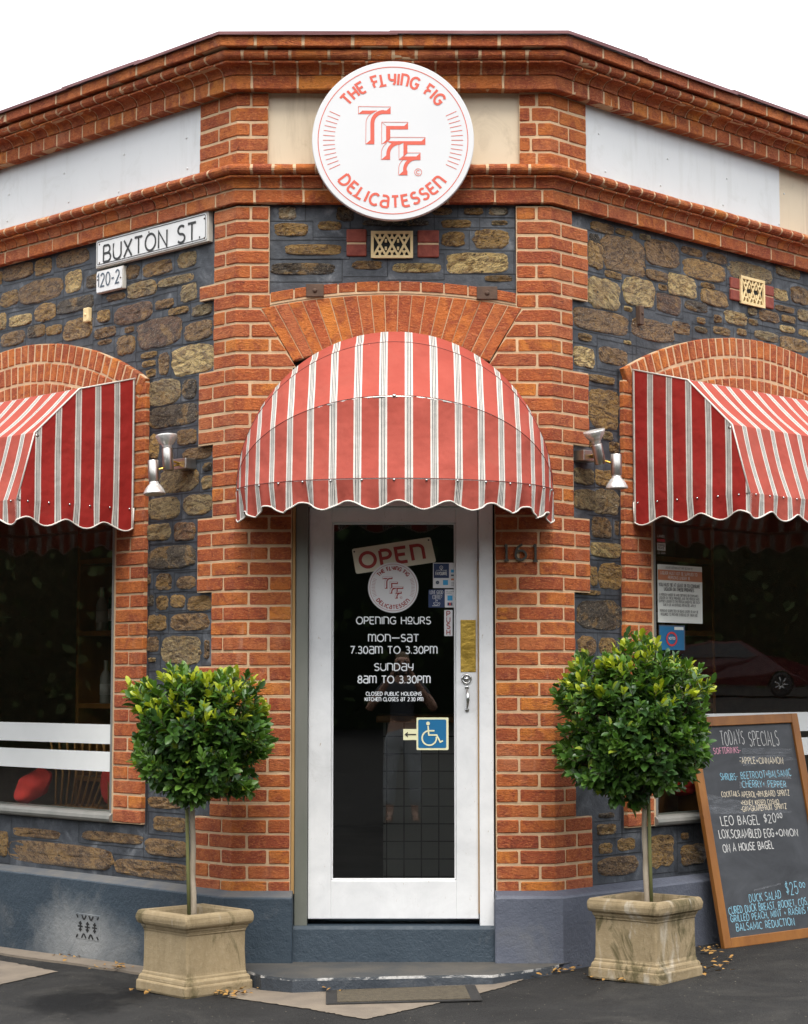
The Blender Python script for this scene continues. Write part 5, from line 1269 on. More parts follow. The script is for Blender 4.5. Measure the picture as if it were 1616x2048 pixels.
# notices on the right window
def wall_sticker(name, label, side, o, layers, texts=()):
    x0, y0, x1, y1, m0, nm = layers[0]
    root = thing(name, sp(side, (x0 + x1) / 2, y1, o), label, 'notice')
    def quad(x0, y0, x1, y1, oo):
        u0, u1 = hit(x0, (y0 + y1) / 2, side, oo)[0], hit(x1, (y0 + y1) / 2, side, oo)[0]; zt, zb_ = hit((x0 + x1) / 2, y0, side, oo)[1], hit((x0 + x1) / 2, y1, side, oo)[1]
        return [W(side, u0, oo, zb_), W(side, u1, oo, zb_), W(side, u1, oo, zt), W(side, u0, oo, zt)]
    for i, (x0, y0, x1, y1, m_, nm) in enumerate(layers):
        oo = o + i * .0012; mb = MB(); mb.prism(quad(x0, y0, x1, y1, oo), -NRM[side] * .0011, 0); mb.build(nm, m_, root)
    oo = o + len(layers) * .0012; by = {}
    for t_ in texts: by.setdefault(t_[6].name, []).append(t_)
    for l_ in by.values():
        mb = MB()
        for txt, x0, x1, yb, yt, th, m_ in l_:
            uu = [hit(x, yb, side, oo) for x in (x0, x1)]; P0, P1 = W(side, uu[0][0], oo, (uu[0][1] + uu[1][1]) / 2), W(side, uu[1][0], oo, (uu[0][1] + uu[1][1]) / 2)
            text_line(mb, txt, P0, P1, (yb - yt) / 385, NRM[side], th)
        mb.build('print', l_[0][6], root)
    return root
GO = GLASS_O + .0056
NW = m_noise('aged_white_paper', (.74, .76, .70), (.68, .70, .64), 5, .6, .03, 30)
wall_sticker('liquor_notice', 'white age limit notice with an orange header on the window right of the brick jamb', 'R', GO, [(1315.5, 1131, 1404.5, 1246, NW, 'paper'), (1316, 1141.5, 1404, 1162, ORANGE, 'orange_header')],
  [('LIQUOR LICENSING ACT 1997 SECTION 112', 1331, 1384, 1138.5, 1134.5, .0012, BLACK), ('LIQUOR MUST NOT BE SUPPLIED TO', 1321, 1394, 1150.5, 1144.5, .0020, NW), ('PERSONS UNDER 18', 1336, 1379, 1159, 1153, .0020, NW),
   ('YOU MUST BE AT LEAST 18 TO CONSUME', 1317.5, 1399, 1174, 1167.5, .0026, BLACK), ('LIQUOR ON THESE PREMISES.', 1328, 1388, 1182.5, 1176, .0026, BLACK),
   ('A PERSON UNDER 18 WHO OBTAINS OR CONSUMES', 1318.5, 1396, 1193, 1188, .0017, BLACK), ('LIQUOR ON THESE PREMISES, AND THE PERSON WHO', 1318.5, 1398, 1199.5, 1194.5, .0017, BLACK), ('SUPPLIES LIQUOR TO THE PERSON UNDER 18, ARE EACH', 1317.5, 1399, 1206, 1201, .0017, BLACK), ('GUILTY OF AN OFFENCE (PENALTIES APPLY)', 1326, 1391, 1213, 1208, .0017, BLACK),
   ('PERSONS SUSPECTED OF BEING UNDER 18 MAY BE', 1320, 1396, 1225, 1220, .0017, BLACK), ('REQUIRED TO PROVIDE EVIDENCE OF THEIR AGE.', 1321.5, 1395, 1232, 1227, .0017, BLACK)])
wall_sticker('blue_window_sticker', 'blue sticker with a red ring low on the window, partly behind the right tree', 'R', GO, [(1318, 1250.5, 1370, 1300, BLUEGREY, 'border'), (1320, 1253, 1368, 1300, BLUE, 'blue_panel'), (1349, 1254, 1367, 1260, NW, 'white_label')], [('VOTED', 1337, 1350, 1279, 1274, .0026, NW)])
rs = [o for o in bpy.data.objects if o.name.startswith('blue_window_sticker')][0]
mb = MB(); u_, z_ = hit(1343.5, 1278, 'R', GO + .004); strips(mb, [A_(0, 0, .036, .034, 0, 360, 24)], .010, lambda x, y, d: W('R', u_ + x * 1.2, GO + .0042 + d, z_ + y)); o_ = mb.build('red_ring', REDP); adopt(o_, rs)
wall_sticker('window_lettering', 'small white and red lettering strip at the top corner of the window', 'R', GO, [(1314.5, 1086, 1331, 1101, NW, 'white_block'), (1314.5, 1078, 1330, 1083.5, REDP, 'red_strip')], [('LANES', 1315, 1328, 1074.5, 1070, .0022, NW), ('COFFEE', 1316, 1329, 1092.5, 1089, .0018, BLACK), ('PLACE', 1316.5, 1327.5, 1098, 1094.5, .0018, BLACK), ('22 3300', 1315, 1330, 1107.5, 1104, .0018, NW)])

# ------------------------------------------------------------------ street sign
oB = .004
def board(side, pts, o, th):
    P_ = [sp(side, x, y, o) for x, y in pts]; return P_
def rect_on(side, x0, x1, yt, yb, o):
    """rectangle on a wall measured at its left edge and right edge mid-heights"""
    u0, u1 = hit(x0, yt[0], side, o)[0], hit(x1, yt[1], side, o)[0]
    z1 = (hit(x0, yt[0], side, o)[1] + hit(x1, yt[1], side, o)[1]) / 2; z0 = (hit(x0, yb[0], side, o)[1] + hit(x1, yb[1], side, o)[1]) / 2
    return u0, u1, z0, z1
def street_plate(name, label, x0, x1, yt, yb, o, margin, txt, tb, hgt, th, border, mt, screws):
    u0, u1, z0, z1 = rect_on('L', x0, x1, yt, yb, o); ua, ub = min(u0, u1), max(u0, u1)
    root = thing(name, W('L', (ua + ub) / 2, 0, z0), label, 'sign')
    mb = MB(); mb.box(W('L', ua, O_ST, z0), DIR['L'] * (ub - ua), NRM['L'] * (o - O_ST), UPZ * (z1 - z0), bev=.003); mb.build('sign_board', m_old, root)
    mb = MB(); ins = margin; pts = [W('L', ub - ins, o + .004, z0 + ins), W('L', ua + ins, o + .004, z0 + ins), W('L', ua + ins, o + .004, z1 - ins), W('L', ub - ins, o + .004, z1 - ins)]
    mb.prism(rr_poly(pts, .014), -NRM['L'] * .003, 0); mb.build('sign_plate', ENAMEL, root)
    mb = MB()
    if border:
        i2 = ins + .008; pts = [W('L', ub - i2, 0, z0 + i2), W('L', ua + i2, 0, z0 + i2), W('L', ua + i2, 0, z1 - i2), W('L', ub - i2, 0, z1 - i2)]; rp = rr_poly(pts, .012); rp.append(rp[0])
        loc = [((p - W('L', ub, 0, z0)).dot(-DIR['L']), p.z - z0) for p in rp]
        strips(mb, [loc], .004, lambda x, y, d: W('L', ub - x, o + .0055 + d, z0 + y))
    uA, uB = hit(tb[0], tb[1], 'L', o)[0], hit(tb[2], tb[3], 'L', o)[0]; zB = (hit(tb[0], tb[1], 'L', o)[1] + hit(tb[2], tb[3], 'L', o)[1]) / 2
    text_line(mb, txt, W('L', uA, o, zB), W('L', uB, o, zB), hgt, NRM['L'], th, base_off=.0058, gap=.24)
    mb.build('sign_lettering', mt, root); mb = MB()
    for x, y in screws:
        u_, z_ = hit(x, y, 'L', o + .004); mb.lathe(W('L', u_, o + .004, z_), NRM['L'], [(.005, 0), (.0045, .002), (.001, .003)], 10)
    mb.build('sign_screw', RUST, root)
    return root
m_old = m_noise('old_painted_board', (.62, .60, .54), (.50, .46, .40), 8, .7, .2, 40)
street_plate('street_sign', 'white BUXTON ST. street name board with black letters on the left stone wall', 192.5, 417, (477, 424), (533, 487), oB, .010, 'BUXTON ST.', (208.5, 520, 402, 481), .090, .0125, True, BLACK, [(199, 489), (199, 526), (409, 437), (409, 476), (298, 464), (298, 502)])
street_plate('number_plate', 'small white 120-2 plate hanging under the street name board', 193.5, 246, (541, 533), (586, 577.5), oB - .006, .004, '120-2', (196, 574.5, 240, 565), .070, .0085, False, BLUEGREY, [(195.5, 560), (241, 555)])

# ------------------------------------------------------------------ awnings
def tube_line(mb, pts, r=.006, m=0): mb.tube(pts, r, 6, m)
def scallop(t, lam, depth): return depth * (.5 - .5 * math.cos(2 * math.pi * t / lam)) 
def dome_awning():
    cxp = 789.5; base_z = fl(478, 985, 0).z; xL_, xR_ = fl(474, 985, 0).x, fl(1105, 985, 0).x
    Rx = (xR_ - xL_) / 2; cx_ = (xL_ + xR_) / 2; Rz = fl(787, 664, 0).z - base_z; Rp = .655
    root = thing('door_awning', (cx_, 0, base_z), 'domed red and white striped awning over the glass door', 'awning', 'striped awnings')
    def pt(a, phi, k=1.0): return Vector((cx_ + Rx * math.sin(phi) * k, -Rp * math.cos(phi) * math.cos(a) * k - .012, base_z + Rz * math.cos(phi) * math.sin(a) * k))
    NP = 96; mb = MB()
    hoops = [R_(x) for x in (90, 60, 30, 0)]
    for a0, a1 in zip(hoops, hoops[1:]):
        rows, uvs = [], []
        for i in range(7):
            t = i / 6; r, uv = [], []
            for j in range(NP + 1):
                phi = -math.pi / 2 + math.pi * j / NP
                p = pt(a0, phi) * (1 - t) + pt(a1, phi) * t
                sag = math.sin(math.pi * t) * .012 * math.cos(phi) + (.0045 * math.sin(phi * 17 + t * 4 + a0 * 3) + .003 * math.sin(phi * 41 - t * 6)) * math.sin(math.pi * t)
                p += Vector((0, sag, -sag * .7)); r.append(p); uv.append((Rx * phi * 1.0 + .0612 - .0085, a0 + (a1 - a0) * t))
            rows.append(r); uvs.append(uv)
        mb.grid(rows, 0, uvs)
    mb.build('canopy', CLOTH, root)
    mb = MB(); rows, uvs = [[], [], [], []], [[], [], [], []]; edge = []
    vh, dep, lam = .100, .040, 2 * .1225
    for j in range(NP * 2 + 1):
        phi = -math.pi / 2 + math.pi * j / (NP * 2); arc_ = Rx * phi; p = pt(0, phi, 1.002)
        drop = vh + dep * (.5 + .5 * math.cos(2 * math.pi * (arc_ - .02) / lam + math.pi)) + .025 * abs(math.sin(phi)) ** 6
        rip = .010 * math.sin(arc_ * 2 * math.pi / .19 + .4) + .006 * math.sin(arc_ * 2 * math.pi / .083)
        for i in range(4):
            t = i / 3; out = Vector((math.sin(phi), -math.cos(phi), 0)) * (rip * t - .012 * t)
            q_ = p + out - UPZ * drop * t; rows[i].append(q_); uvs[i].append((arc_ + .0612 - .0085, -t * drop))
        edge.append(rows[3][-1])
    mb.grid(rows, 0, uvs); va = mb.build('valance', CLOTH, root)
    mb = MB(); tube_line(mb, edge, .0042); tube_line(mb, [edge[0], rows[0][0]], .0042); tube_line(mb, [edge[-1], rows[0][-1]], .0042); mb.build('piping', PIPING, va)
    mb = MB()
    for a in hoops[1:3]: tube_line(mb, [pt(a, -math.pi / 2 + math.pi * j / 60, 1.0010) for j in range(61)], .0014)
    tube_line(mb, [pt(0, -math.pi / 2 + math.pi * j / 60, 1.003) + UPZ * .004 for j in range(61)], .0016)
    mb.build('seam', SEAM, root)
    mb = MB()
    for a in hoops: tube_line(mb, [pt(a, -math.pi / 2 + math.pi * j / 40, .985) for j in range(41)], .011)
    mb.build('awning_frame', STEEL, root)
    mb = MB()
    for k in range(15):
        phi = -1.35 + 2.7 * k / 14; p = pt(0, phi, 1.003) - UPZ * .004; d = Vector((math.sin(phi), -math.cos(phi), .1))
        mb.lathe(p, d, [(.006, 0), (.0055, .003), (.002, .005)], 10)
    mb.lathe(pt(R_(30), 0, 1.0) , (0, -.8, .6), [(.009, 0), (.008, .004), (.002, .006)], 10); mb.build('rivets', CHROME, root)
dome_awning()
def side_awning(side, label, px_edge, ytop, yrivet):
    u0, z_top = hit(px_edge, ytop, side, .01); _, z_b = hit(px_edge, yrivet, side, .01); Rr = z_top - z_b; Rp = .745; q = WIN[side]; u1 = 2 * q['apx'] - u0
    root = thing('window_awning', W(side, (u0 + u1) / 2, 0, z_b), label, 'awning', 'striped awnings')
    prof = [(.012, z_top)] + [(Rp * math.cos(R_(a)), z_b + Rr * math.sin(R_(a))) for a in (60, 30, 0)]
    ln = [0]
    for (a, b), (c1, d1) in zip(prof, prof[1:]): ln.append(ln[-1] + math.hypot(c1 - a, d1 - b))
    mb = MB(); NU = 60
    for k in range(3):
        rows, uvs = [], []
        for i in range(7):
            t = i / 6; r, uv = [], []
            for j in range(NU + 1):
                u = u0 + (u1 - u0) * j / NU; o = prof[k][0] * (1 - t) + prof[k + 1][0] * t; z = prof[k][1] * (1 - t) + prof[k + 1][1] * t
                sg = math.sin(math.pi * t) * (.006 + .004 * math.sin(j * .9)) * min(1, j / 3, (NU - j) / 3)
                r.append(W(side, u, o - sg, z - sg)); uv.append((u - u0 + .02, ln[k] + t))
            rows.append(r); uvs.append(uv)
        mb.grid(rows, 0, uvs)
    mb.build('canopy', CLOTH, root)
    # gable ends
    for ue in (u0, u1):
        mb = MB(); rows, uvs = [], []; M = 16
        def top(o):
            for (a, za), (b, zb_) in zip(prof, prof[1:]):
                if a <= o <= b: return za + (zb_ - za) * (o - a) / max(b - a, 1e-6)
            return z_b
        os_ = sorted(set([prof[0][0] + (Rp - .012) * j / M for j in range(M + 1)] + [p[0] for p in prof]))
        for i in range(9):
            t = i / 8; r, uv = [], []
            for o in os_:
                zz = z_b * (1 - t) + top(o) * t; bul = .012 * math.sin(math.pi * t) * math.sin(o * 9)
                r.append(W(side, ue + bul * (1 if ue == u1 else -1) * .4, o, zz)); uv.append((o - .007, zz))
            rows.append(r); uvs.append(uv)
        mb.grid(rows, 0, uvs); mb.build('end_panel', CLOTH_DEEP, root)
    # valance round three sides
    mb = MB(); path = []; st_ = .02
    o = .012
    while o < Rp: path.append((u0, o)); o += st_
    u = u0
    while u < u1: path.append((u, Rp)); u += st_
    o = Rp
    while o > .012: path.append((u1, o)); o -= st_
    path.append((u1, .012))
    rows, uvs, acc, edge = [[], [], [], []], [[], [], [], []], 0, []
    pv = path[0]
    for (u, o) in path:
        acc += math.hypot(u - pv[0], o - pv[1]); pv = (u, o)
        drop = .085 + .040 * (.5 + .5 * math.cos(2 * math.pi * (acc - .06) / .245)); rip = .009 * math.sin(acc * 2 * math.pi / .21) - .004
        su = -1 if u == u0 else (1 if u == u1 else 0); so_ = 1 if (o == Rp) else 0
        for i in range(4):
            t = i / 3; rows[i].append(W(side, u + su * rip * t, o + so_ * rip * t + .002 * so_, z_b - drop * t)); uvs[i].append((acc + .005 if u == u0 else acc - Rp + .02 + .012, t))
        edge.append(rows[3][-1])
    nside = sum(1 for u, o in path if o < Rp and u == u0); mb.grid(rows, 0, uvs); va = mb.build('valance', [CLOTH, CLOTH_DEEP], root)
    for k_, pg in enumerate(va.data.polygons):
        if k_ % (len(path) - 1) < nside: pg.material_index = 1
    mb = MB(); tube_line(mb, edge, .0042); tube_line(mb, [edge[0], rows[0][0]], .004); mb.build('piping', PIPING, va)
    mb = MB()
    for ue in (u0, u1): tube_line(mb, [W(side, ue, o, z) for o, z in prof], .0045)
    mb.build('edge_piping', PIPING, root)
    mb = MB()
    for k in (1,2): tube_line(mb, [W(side, u0, prof[k][0] - .016, prof[k][1] - .014), W(side, u1, prof[k][0] - .016, prof[k][1] - .014)], .009)
    for ue in (u0 + .01, u1 - .01): tube_line(mb, [W(side, ue, .0, z_b), W(side, ue, Rp - .012, z_b)], .010)
    tube_line(mb, [W(side, u0, Rp - .014, z_b), W(side, u1, Rp - .014, z_b)], .010); mb.build('awning_frame', STEEL, root)
    mb = MB()
    for k in range(6): mb.lathe(W(side, u0 - .001, .04 + k * .128, z_b - .006), -DIR[side], [(.006, 0), (.0055, .003), (.002, .005)], 10)
    for k in range(18): mb.lathe(W(side, u0 + .05 + k * .12, Rp + .002, z_b - .006), NRM[side], [(.006, 0), (.0055, .003), (.002, .005)], 10)
    mb.build('rivets', CHROME, root)
side_awning('L', 'striped wedge awning over the window under the BUXTON ST. board', 271, 757, 1016)
side_awning('R', 'striped wedge awning over the window beside the chalkboard', 1264, 739, 1004)

# ------------------------------------------------------------------ wall lamps
def wall_lamp(side, label, mount, heads):
    (mx, my), lamps = mount, heads; o0 = O_ST
    M = sp(side, mx, my, .03); root = thing('wall_lamp', M, label, 'lamp', 'twin spot wall lamps')
    mb = MB(); mb.box(M - DIR[side] * .055 - NRM[side] * .06 - UPZ * .028, DIR[side] * .11, NRM[side] * .075, UPZ * .056, bev=.005); mb.build('mount', STEEL, root)
    mb = MB()
    for (x, y, x2, y2, cone, o) in lamps:
        pm = sp(side, (x + x2) / 2, (y + y2) / 2, o); tube_line(mb, [M + NRM[side] * .0, pm], .006)
    mb.build('arm', BRASS, root)
    for (x, y, x2, y2, cone, o) in lamps:
        a, b = sp(side, x, y, o), sp(side, x2, y2, o); ax = b - a; L_ = ax.length
        h = MB(); h.lathe(a, ax, [(.026, 0), (.028, .002), (.028, L_ - .004), (.026, L_)], 24); hd = h.build('lamp_head', STEEL, root)
        r = MB(); r.lathe(a + ax.normalized() * L_, ax, [(.021, 0), (.024, .010), (.025, .016), (.032, .022), (.046, .040), (.055, .058), (.057, .066), (.055, .070), (.040, .064), (.0, .060)], 28); rf = r.build('reflector', LAMPGLASS, hd)
wall_lamp('L', 'twin steel spot lamp on the stone strip left of the door', (362, 928), [(337, 941, 334.5, 897, 1, .12), (306, 921, 308, 962, 1, .20)])
wall_lamp('R', 'twin steel spot lamp on the stone strip right of the door', (1178, 912), [(1201, 928, 1193, 888, 1, .12), (1232, 908, 1233, 950, 1, .20)])

# ------------------------------------------------------------------ ground
mb = MB(); X = 60
def G(x, y, dz=0): return Vector((x, y, gz(x) + dz))
gp = [-90, -20, -8, -3, 0, 3, 8, 20, 90]
rows = [[Vector((x, y, gz(x))) for x in gp] for y in (-90, -30, -14, -6, 0, 6, 14, 40)]
mb.grid(rows, 0, smooth=False); gr = mb.build('ground', ASPHALT, recalc=True); tag(gr, kind='structure')
def ground_patch(name, pts, m_, dz=.004):
    mb = MB(); P_ = []
    for x, y in pts:
        p = at_z(x, y, .03)
        for _ in range(4): p = at_z(x, y, gz(p.x) + dz)
        P_.append(p)
    out = []
    for i, p in enumerate(P_):
        q_ = P_[(i + 1) % len(P_)]
        for k in range(22): out.append(p.lerp(q_, k / 22) + Vector((J(.007), J(.010), 0)))
    for p in out: p.z = gz(p.x) + dz
    mb.add(out, [list(range(len(out)))], 0); o_ = mb.build(name, m_); 
    bm = bmesh.new(); bm.from_mesh(o_.data); bmesh.ops.recalc_face_normals(bm, faces=bm.faces)
    if bm.faces[:] and bm.faces[0].normal.z < 0: bmesh.ops.reverse_faces(bm, faces=bm.faces[:])
    bm.to_mesh(o_.data); bm.free(); return tag(o_, kind='structure')
ground_patch('concrete_path', [(455, 1994), (620, 2018), (730, 2038), (850, 2012), (1003, 1975), (1050, 1958), (1000, 1925), (500, 1930)], CONCRETE)
ground_patch('pavement', [(-60, 1909), (115, 1943), (-60, 1982)], CONCRETE, .0042)
# concrete strip along the left wall
mb = MB(); a0, a1 = O_PL - .01, O_PL + .155
pts = [W('L', u, a1 + J(.008), 0) for u in [i * .12 for i in range(2, 36)]] + [W('L', u, a0, 0) for u in [i * .12 for i in range(35, 1, -1)]]
for p in pts: p.z = gz(p.x) + .012
mb.prism(pts, Vector((0, 0, -.03)), 0); kb = mb.build('kerb_strip', CONCRETE, recalc=True); tag(kb, kind='structure')

# ------------------------------------------------------------------ door mat
def gpt(x, y, dz=0):
    p = at_z(x, y, .03)
    for _ in range(5): p = at_z(x, y, gz(p.x) + dz)
    return p
mq = [gpt(652, 2012), gpt(965, 2004), gpt(950, 1974), gpt(652, 1984)]
MT = thing('door_mat', (sum((p for p in mq), Vector()) / 4), 'brown door mat with black rubber border below the step', 'mat')
ce = sum(mq, Vector()) / 4
mb = MB(); mb.prism(rr_poly([p + UPZ * .005 for p in mq], .01), Vector((0, 0, .005)), 0); mb.build('rubber_border', RUBBER, MT)
inn_ = [p.lerp(ce, .0) for p in mq]; ex = (mq[1] - mq[0]).normalized(); ey = (mq[3] - mq[0]).normalized()
ii = [mq[0] + ex * .05 + ey * .03, mq[1] - ex * .05 + ey * .03, mq[2] - ex * .05 - ey * .03, mq[3] + ex * .05 - ey * .03]
mb = MB(); mb.prism([p + UPZ * .009 for p in ii], Vector((0, 0, .004)), 0); mb.build('mat_pile', MATTOP, MT)

# ------------------------------------------------------------------ planters and trees
def planter(base_px, wpx, rot, h, label):
    """base_px: the near corner on the ground"""
    near = gpt(*base_px); s_ = FPX / (near - CAM).dot(CF); wd = wpx / s_
    a = wd / (math.cos(rot) + math.sin(rot))           # side of the foot
    # near corner at angle: sides run back-left and back-right
    eL = Vector((-math.cos(rot), math.sin(rot), 0)); eR = Vector((math.sin(rot), math.cos(rot), 0))
    C0 = near + (eL + eR) * a / 2; C0.z = gz(C0.x)
    root = thing('planter', C0, label, 'planter', 'square stone planters')
    ax, ay = eR, eL
    def sq(k, z, n=4, rnd=.06):
        hw = a / 2 * k; pts = []
        for sx, sy in ((-1, -1), (1, -1), (1, 1), (-1, 1)):
            for t in range(4):
                th = math.atan2(sy, sx) + R_(-45 + 30 * t); r = hw * rnd
                pts.append(C0 + ax * (sx * (hw - r) + r * math.cos(th)) + ay * (sy * (hw - r) + r * math.sin(th)) + UPZ * z + Vector((J(.0012), J(.0012), J(.001))))
        return pts
    H = h
    prof = [(.93, 0), (.985, .0), (1.0, .010), (1.0, .044), (.99, .050), (.962, .052), (.962, .058), (.955, .068), (.93, .076), (.905, .079), (.90, .088), (.885, .094), (.88, .102)]
    prof += [(.868, H * .5), (.868, H - .098), (.885, H - .092), (.885, H - .086), (.905, H - .080), (.925, H - .072), (.925, H - .066)]
    prof += [(.945 + .075 * math.cos(R_(t)), H - .032 + .032 * math.sin(R_(t))) for t in range(-90, 91, 20)] + [(.80, H), (.775, H - .012), (.765, H - .06)]
    mb = MB(); rings = [sq(k, z) for k, z in prof]; n = len(rings[0])
    mb.add([p for r in rings for p in r], [[i * n + j, i * n + (j + 1) % n, (i + 1) * n + (j + 1) % n, (i + 1) * n + j] for i in range(len(rings) - 1) for j in range(n)], 0, smooth=False)
    # little feet notch: dark gap under the middle of each side
    o_ = mb.build('pot', STONEWARE, root)
    mb = MB(); mb.add(sq(.775, H - .05), [list(range(n))], 0)
    for _ in range(60):
        p = C0 + ax * J(a * .33) + ay * J(a * .33) + UPZ * (H - .052); mb.lathe(p, (J(1), J(1), 1), [(.012, 0), (.016, .006), (.006, .014)], 6)
    mb.build('soil', SOIL, root)
    return C0 + UPZ * (H - .05), a
PL, aL = planter((371, 1999), 245, R_(47), .375, 'square sandstone planter left of the step, dark stain along its rim')
PR, aR = planter((1317, 1972), 242, R_(40), .375, 'square sandstone planter in front of the chalkboard, with small feet')
def leaf(mb, p, d, up, ln, wd, tint):
    d = d.normalized(); sd = d.cross(up)
    if sd.length < 1e-3: return
    sd.normalize(); nn = sd.cross(d); f = wd * .28
    pts = [p, p + d * ln * .26 + sd * wd * .36 + nn * f * .45, p + d * ln * .55 + sd * wd * .52 + nn * f * .5, p + d * ln * .84 + sd * wd * .32 + nn * f * .1, p + d * ln - nn * f * .7,
           p + d * ln * .84 - sd * wd * .32 + nn * f * .1, p + d * ln * .55 - sd * wd * .52 + nn * f * .5, p + d * ln * .26 - sd * wd * .36 + nn * f * .45, p + d * ln * .26 - nn * f * .1, p + d * ln * .55 - nn * f * .15, p + d * ln * .84 - nn * f * .35]
    mb.add(pts, [[0, 1, 8], [1, 2, 9, 8], [2, 3, 10, 9], [3, 4, 10], [0, 8, 7], [8, 9, 6, 7], [9, 10, 5, 6], [10, 4, 5]], 0, tint, smooth=True)
def tree(name, base, crown_px, trunk_px, label, seed, stake_side, shape):
    rnd = random.Random(seed); x0, x1, y0, y1 = crown_px; yb = base.y
    cl, cr = at_y(x0, (y0 + y1) / 2, yb), at_y(x1, (y0 + y1) / 2, yb); zt, zb_ = at_y((x0 + x1) / 2, y0, yb).z, at_y((x0 + x1) / 2, y1, yb).z
    C0 = Vector(((cl.x + cr.x) / 2, yb, (zt + zb_) / 2)); rx = (cr.x - cl.x) / 2; rz = (zt - zb_) / 2; ry = rx * .92
    root = thing(name, base, label, 'tree', 'clipped trees in planters')
    tb = Vector((at_y(trunk_px[0], trunk_px[1], yb).x, yb, base.z - .02)); tt = Vector((at_y(trunk_px[2], trunk_px[3], yb).x, yb, at_y(trunk_px[2], trunk_px[3], yb).z))
    mb = MB(); nseg = 10; pts = [tb.lerp(tt + UPZ * .12, i / nseg) + Vector((rnd.uniform(-.003, .003), rnd.uniform(-.003, .003), 0)) for i in range(nseg + 1)]
    mb.tube(pts, [.0155 - .004 * i / nseg + rnd.uniform(-.0008, .0008) + (.004 if i == 0 else 0) for i in range(nseg + 1)], 12)
    mb.build('trunk', BARK, root)
    mb = MB(); off = Vector((stake_side * .021, -.012, 0)); mb.tube([p + off for p in (tb, tb.lerp(tt, .5), tt + UPZ * .10)], .0085, 8); mb.build('stake', STAKE, root)
    limbs = MB(); crown = MB()
    def shp(d):
        e = shape['e']; return (abs(d.x) ** e + abs(d.y) ** e + abs(d.z) ** e) ** (-1 / e)
    fork = tt + UPZ * .10
    nsp = shape['n']
    greens = [(.036, .088, .014), (.052, .120, .020), (.075, .155, .025), (.042, .098, .026), (.10, .195, .032)]
    for i in range(nsp + nsp // 4):
        d = Vector((rnd.gauss(0, 1), rnd.gauss(0, 1), rnd.gauss(0, 1))).normalized()
        if d.y > .35 and rnd.random() < .5: d.y = -d.y
        k = shp(d) * rnd.choice((rnd.uniform(.86, 1.0), rnd.uniform(.55, .9), rnd.uniform(.9, 1.03)))
        if i >= nsp: k *= .5
        lump = 1 + .10 * math.sin(d.x * 5 + seed) * math.cos(d.z * 6 + seed * 2) + .08 * math.sin(d.z * 9 + d.x * 7 + seed)
        zz = d.z * rz * k * lump; taper = 1 - shape['taper'] * max(0, -(zz / rz))
        P_ = C0 + Vector((d.x * rx * k * lump * taper, d.y * ry * k * lump * taper, zz))
        g = (d + Vector((0, 0, .55)) + Vector((rnd.gauss(0, .35), rnd.gauss(0, .35), rnd.gauss(0, .25)))).normalized()
        if i % 9 == 0:
            mid = fork.lerp(P_, .5) + Vector((0, 0, -.03)); limbs.tube([fork, mid, P_], [.006, .004, .002], 5)
        slen = rnd.uniform(.05, .10); limbs.tube([P_ - g * slen, P_ + g * .01], .0016, 4)
        fresh = d.z > .25 and k > .8 and rnd.random() < shape['fresh']
        nl = rnd.randint(8, 12); base_t = rnd.choice(greens)
        side0 = g.cross(Vector((rnd.gauss(0, 1), rnd.gauss(0, 1), rnd.gauss(0, 1)))).normalized(); side1 = g.cross(side0)
        for q_ in range(nl):
            t = q_ / (nl - 1); ang = q_ * 2.4; rad_ = side0 * math.cos(ang) + side1 * math.sin(ang)
            ld = (rad_ * (1.1 - .75 * t) + g * (.35 + .8 * t)).normalized()
            up = (g * (1.0 - .4 * t) - rad_ * .2 + Vector((0, 0, .35)) + Vector((rnd.gauss(0, .2), rnd.gauss(0, .2), 0)))
            ln = rnd.uniform(.042, .074) * (1 - .25 * t) ; v = rnd.uniform(.75, 1.3)
            tn = tuple(x * v for x in base_t)
            if fresh and t > .45: m_ = (t - .4) * 1.5; tn = tuple(a * (1 - m_) + b * m_ for a, b in zip(tn, (.42, .46, .03)))
            elif rnd.random() < .035: tn = (.22, .28, .03)
            leaf(crown, P_ - g * slen * (1 - t), ld, up, ln, ln * rnd.uniform(.44, .56), tn)
    limbs.build('branches', TWIG, root); crown.build('crown', LEAF, root, tinted=True)
tree('potted_tree', PL, (276, 532, 1346, 1596), (388, 1842, 382, 1600), 'clipped round leafed tree in the left planter with a boxy crown', 3, -1, dict(e=4.6, n=500, taper=.22, fresh=.6))
tree('potted_tree', PR, (1116, 1414, 1296, 1596), (1294, 1812, 1287, 1590), 'bushier clipped tree in the right planter, its crown overlapping the chalkboard', 11, 1, dict(e=2.35, n=640, taper=.10, fresh=.42))

# ------------------------------------------------------------------ chalkboard leaning on the right wall
BLp, BRp = gpt(1450, 1898), gpt(1672, 1868)
ex = (BRp - BLp); Wd = ex.length; ex.normalize()
TLp = sp('R', 1399, 1434, .035)
upv = TLp - BLp; upv = (upv - ex * upv.dot(ex)); Hh = upv.length; ey = upv.normalized(); ez = ex.cross(ey).normalized()
if ez.y > 0: ez = -ez
CB = thing('chalkboard', BLp.lerp(BRp, .5), 'tall wood framed chalkboard menu leaning against the right wall', 'chalkboard')
fw = .052; th = .03
mb = MB()
B0 = BLp - ez * th
mb.box(B0, ex * fw, ey * Hh, ez * th, bev=.004); mb.box(B0 + ex * (Wd - fw), ex * fw, ey * Hh, ez * th, bev=.004)
mb.box(B0 + ex * fw, ex * (Wd - 2 * fw), ey * fw, ez * (th - .001), bev=.003); mb.box(B0 + ex * fw + ey * (Hh - fw), ex * (Wd - 2 * fw), ey * fw, ez * (th - .001), bev=.003)
mb.build('wooden_frame', BOARDWOOD, CB)
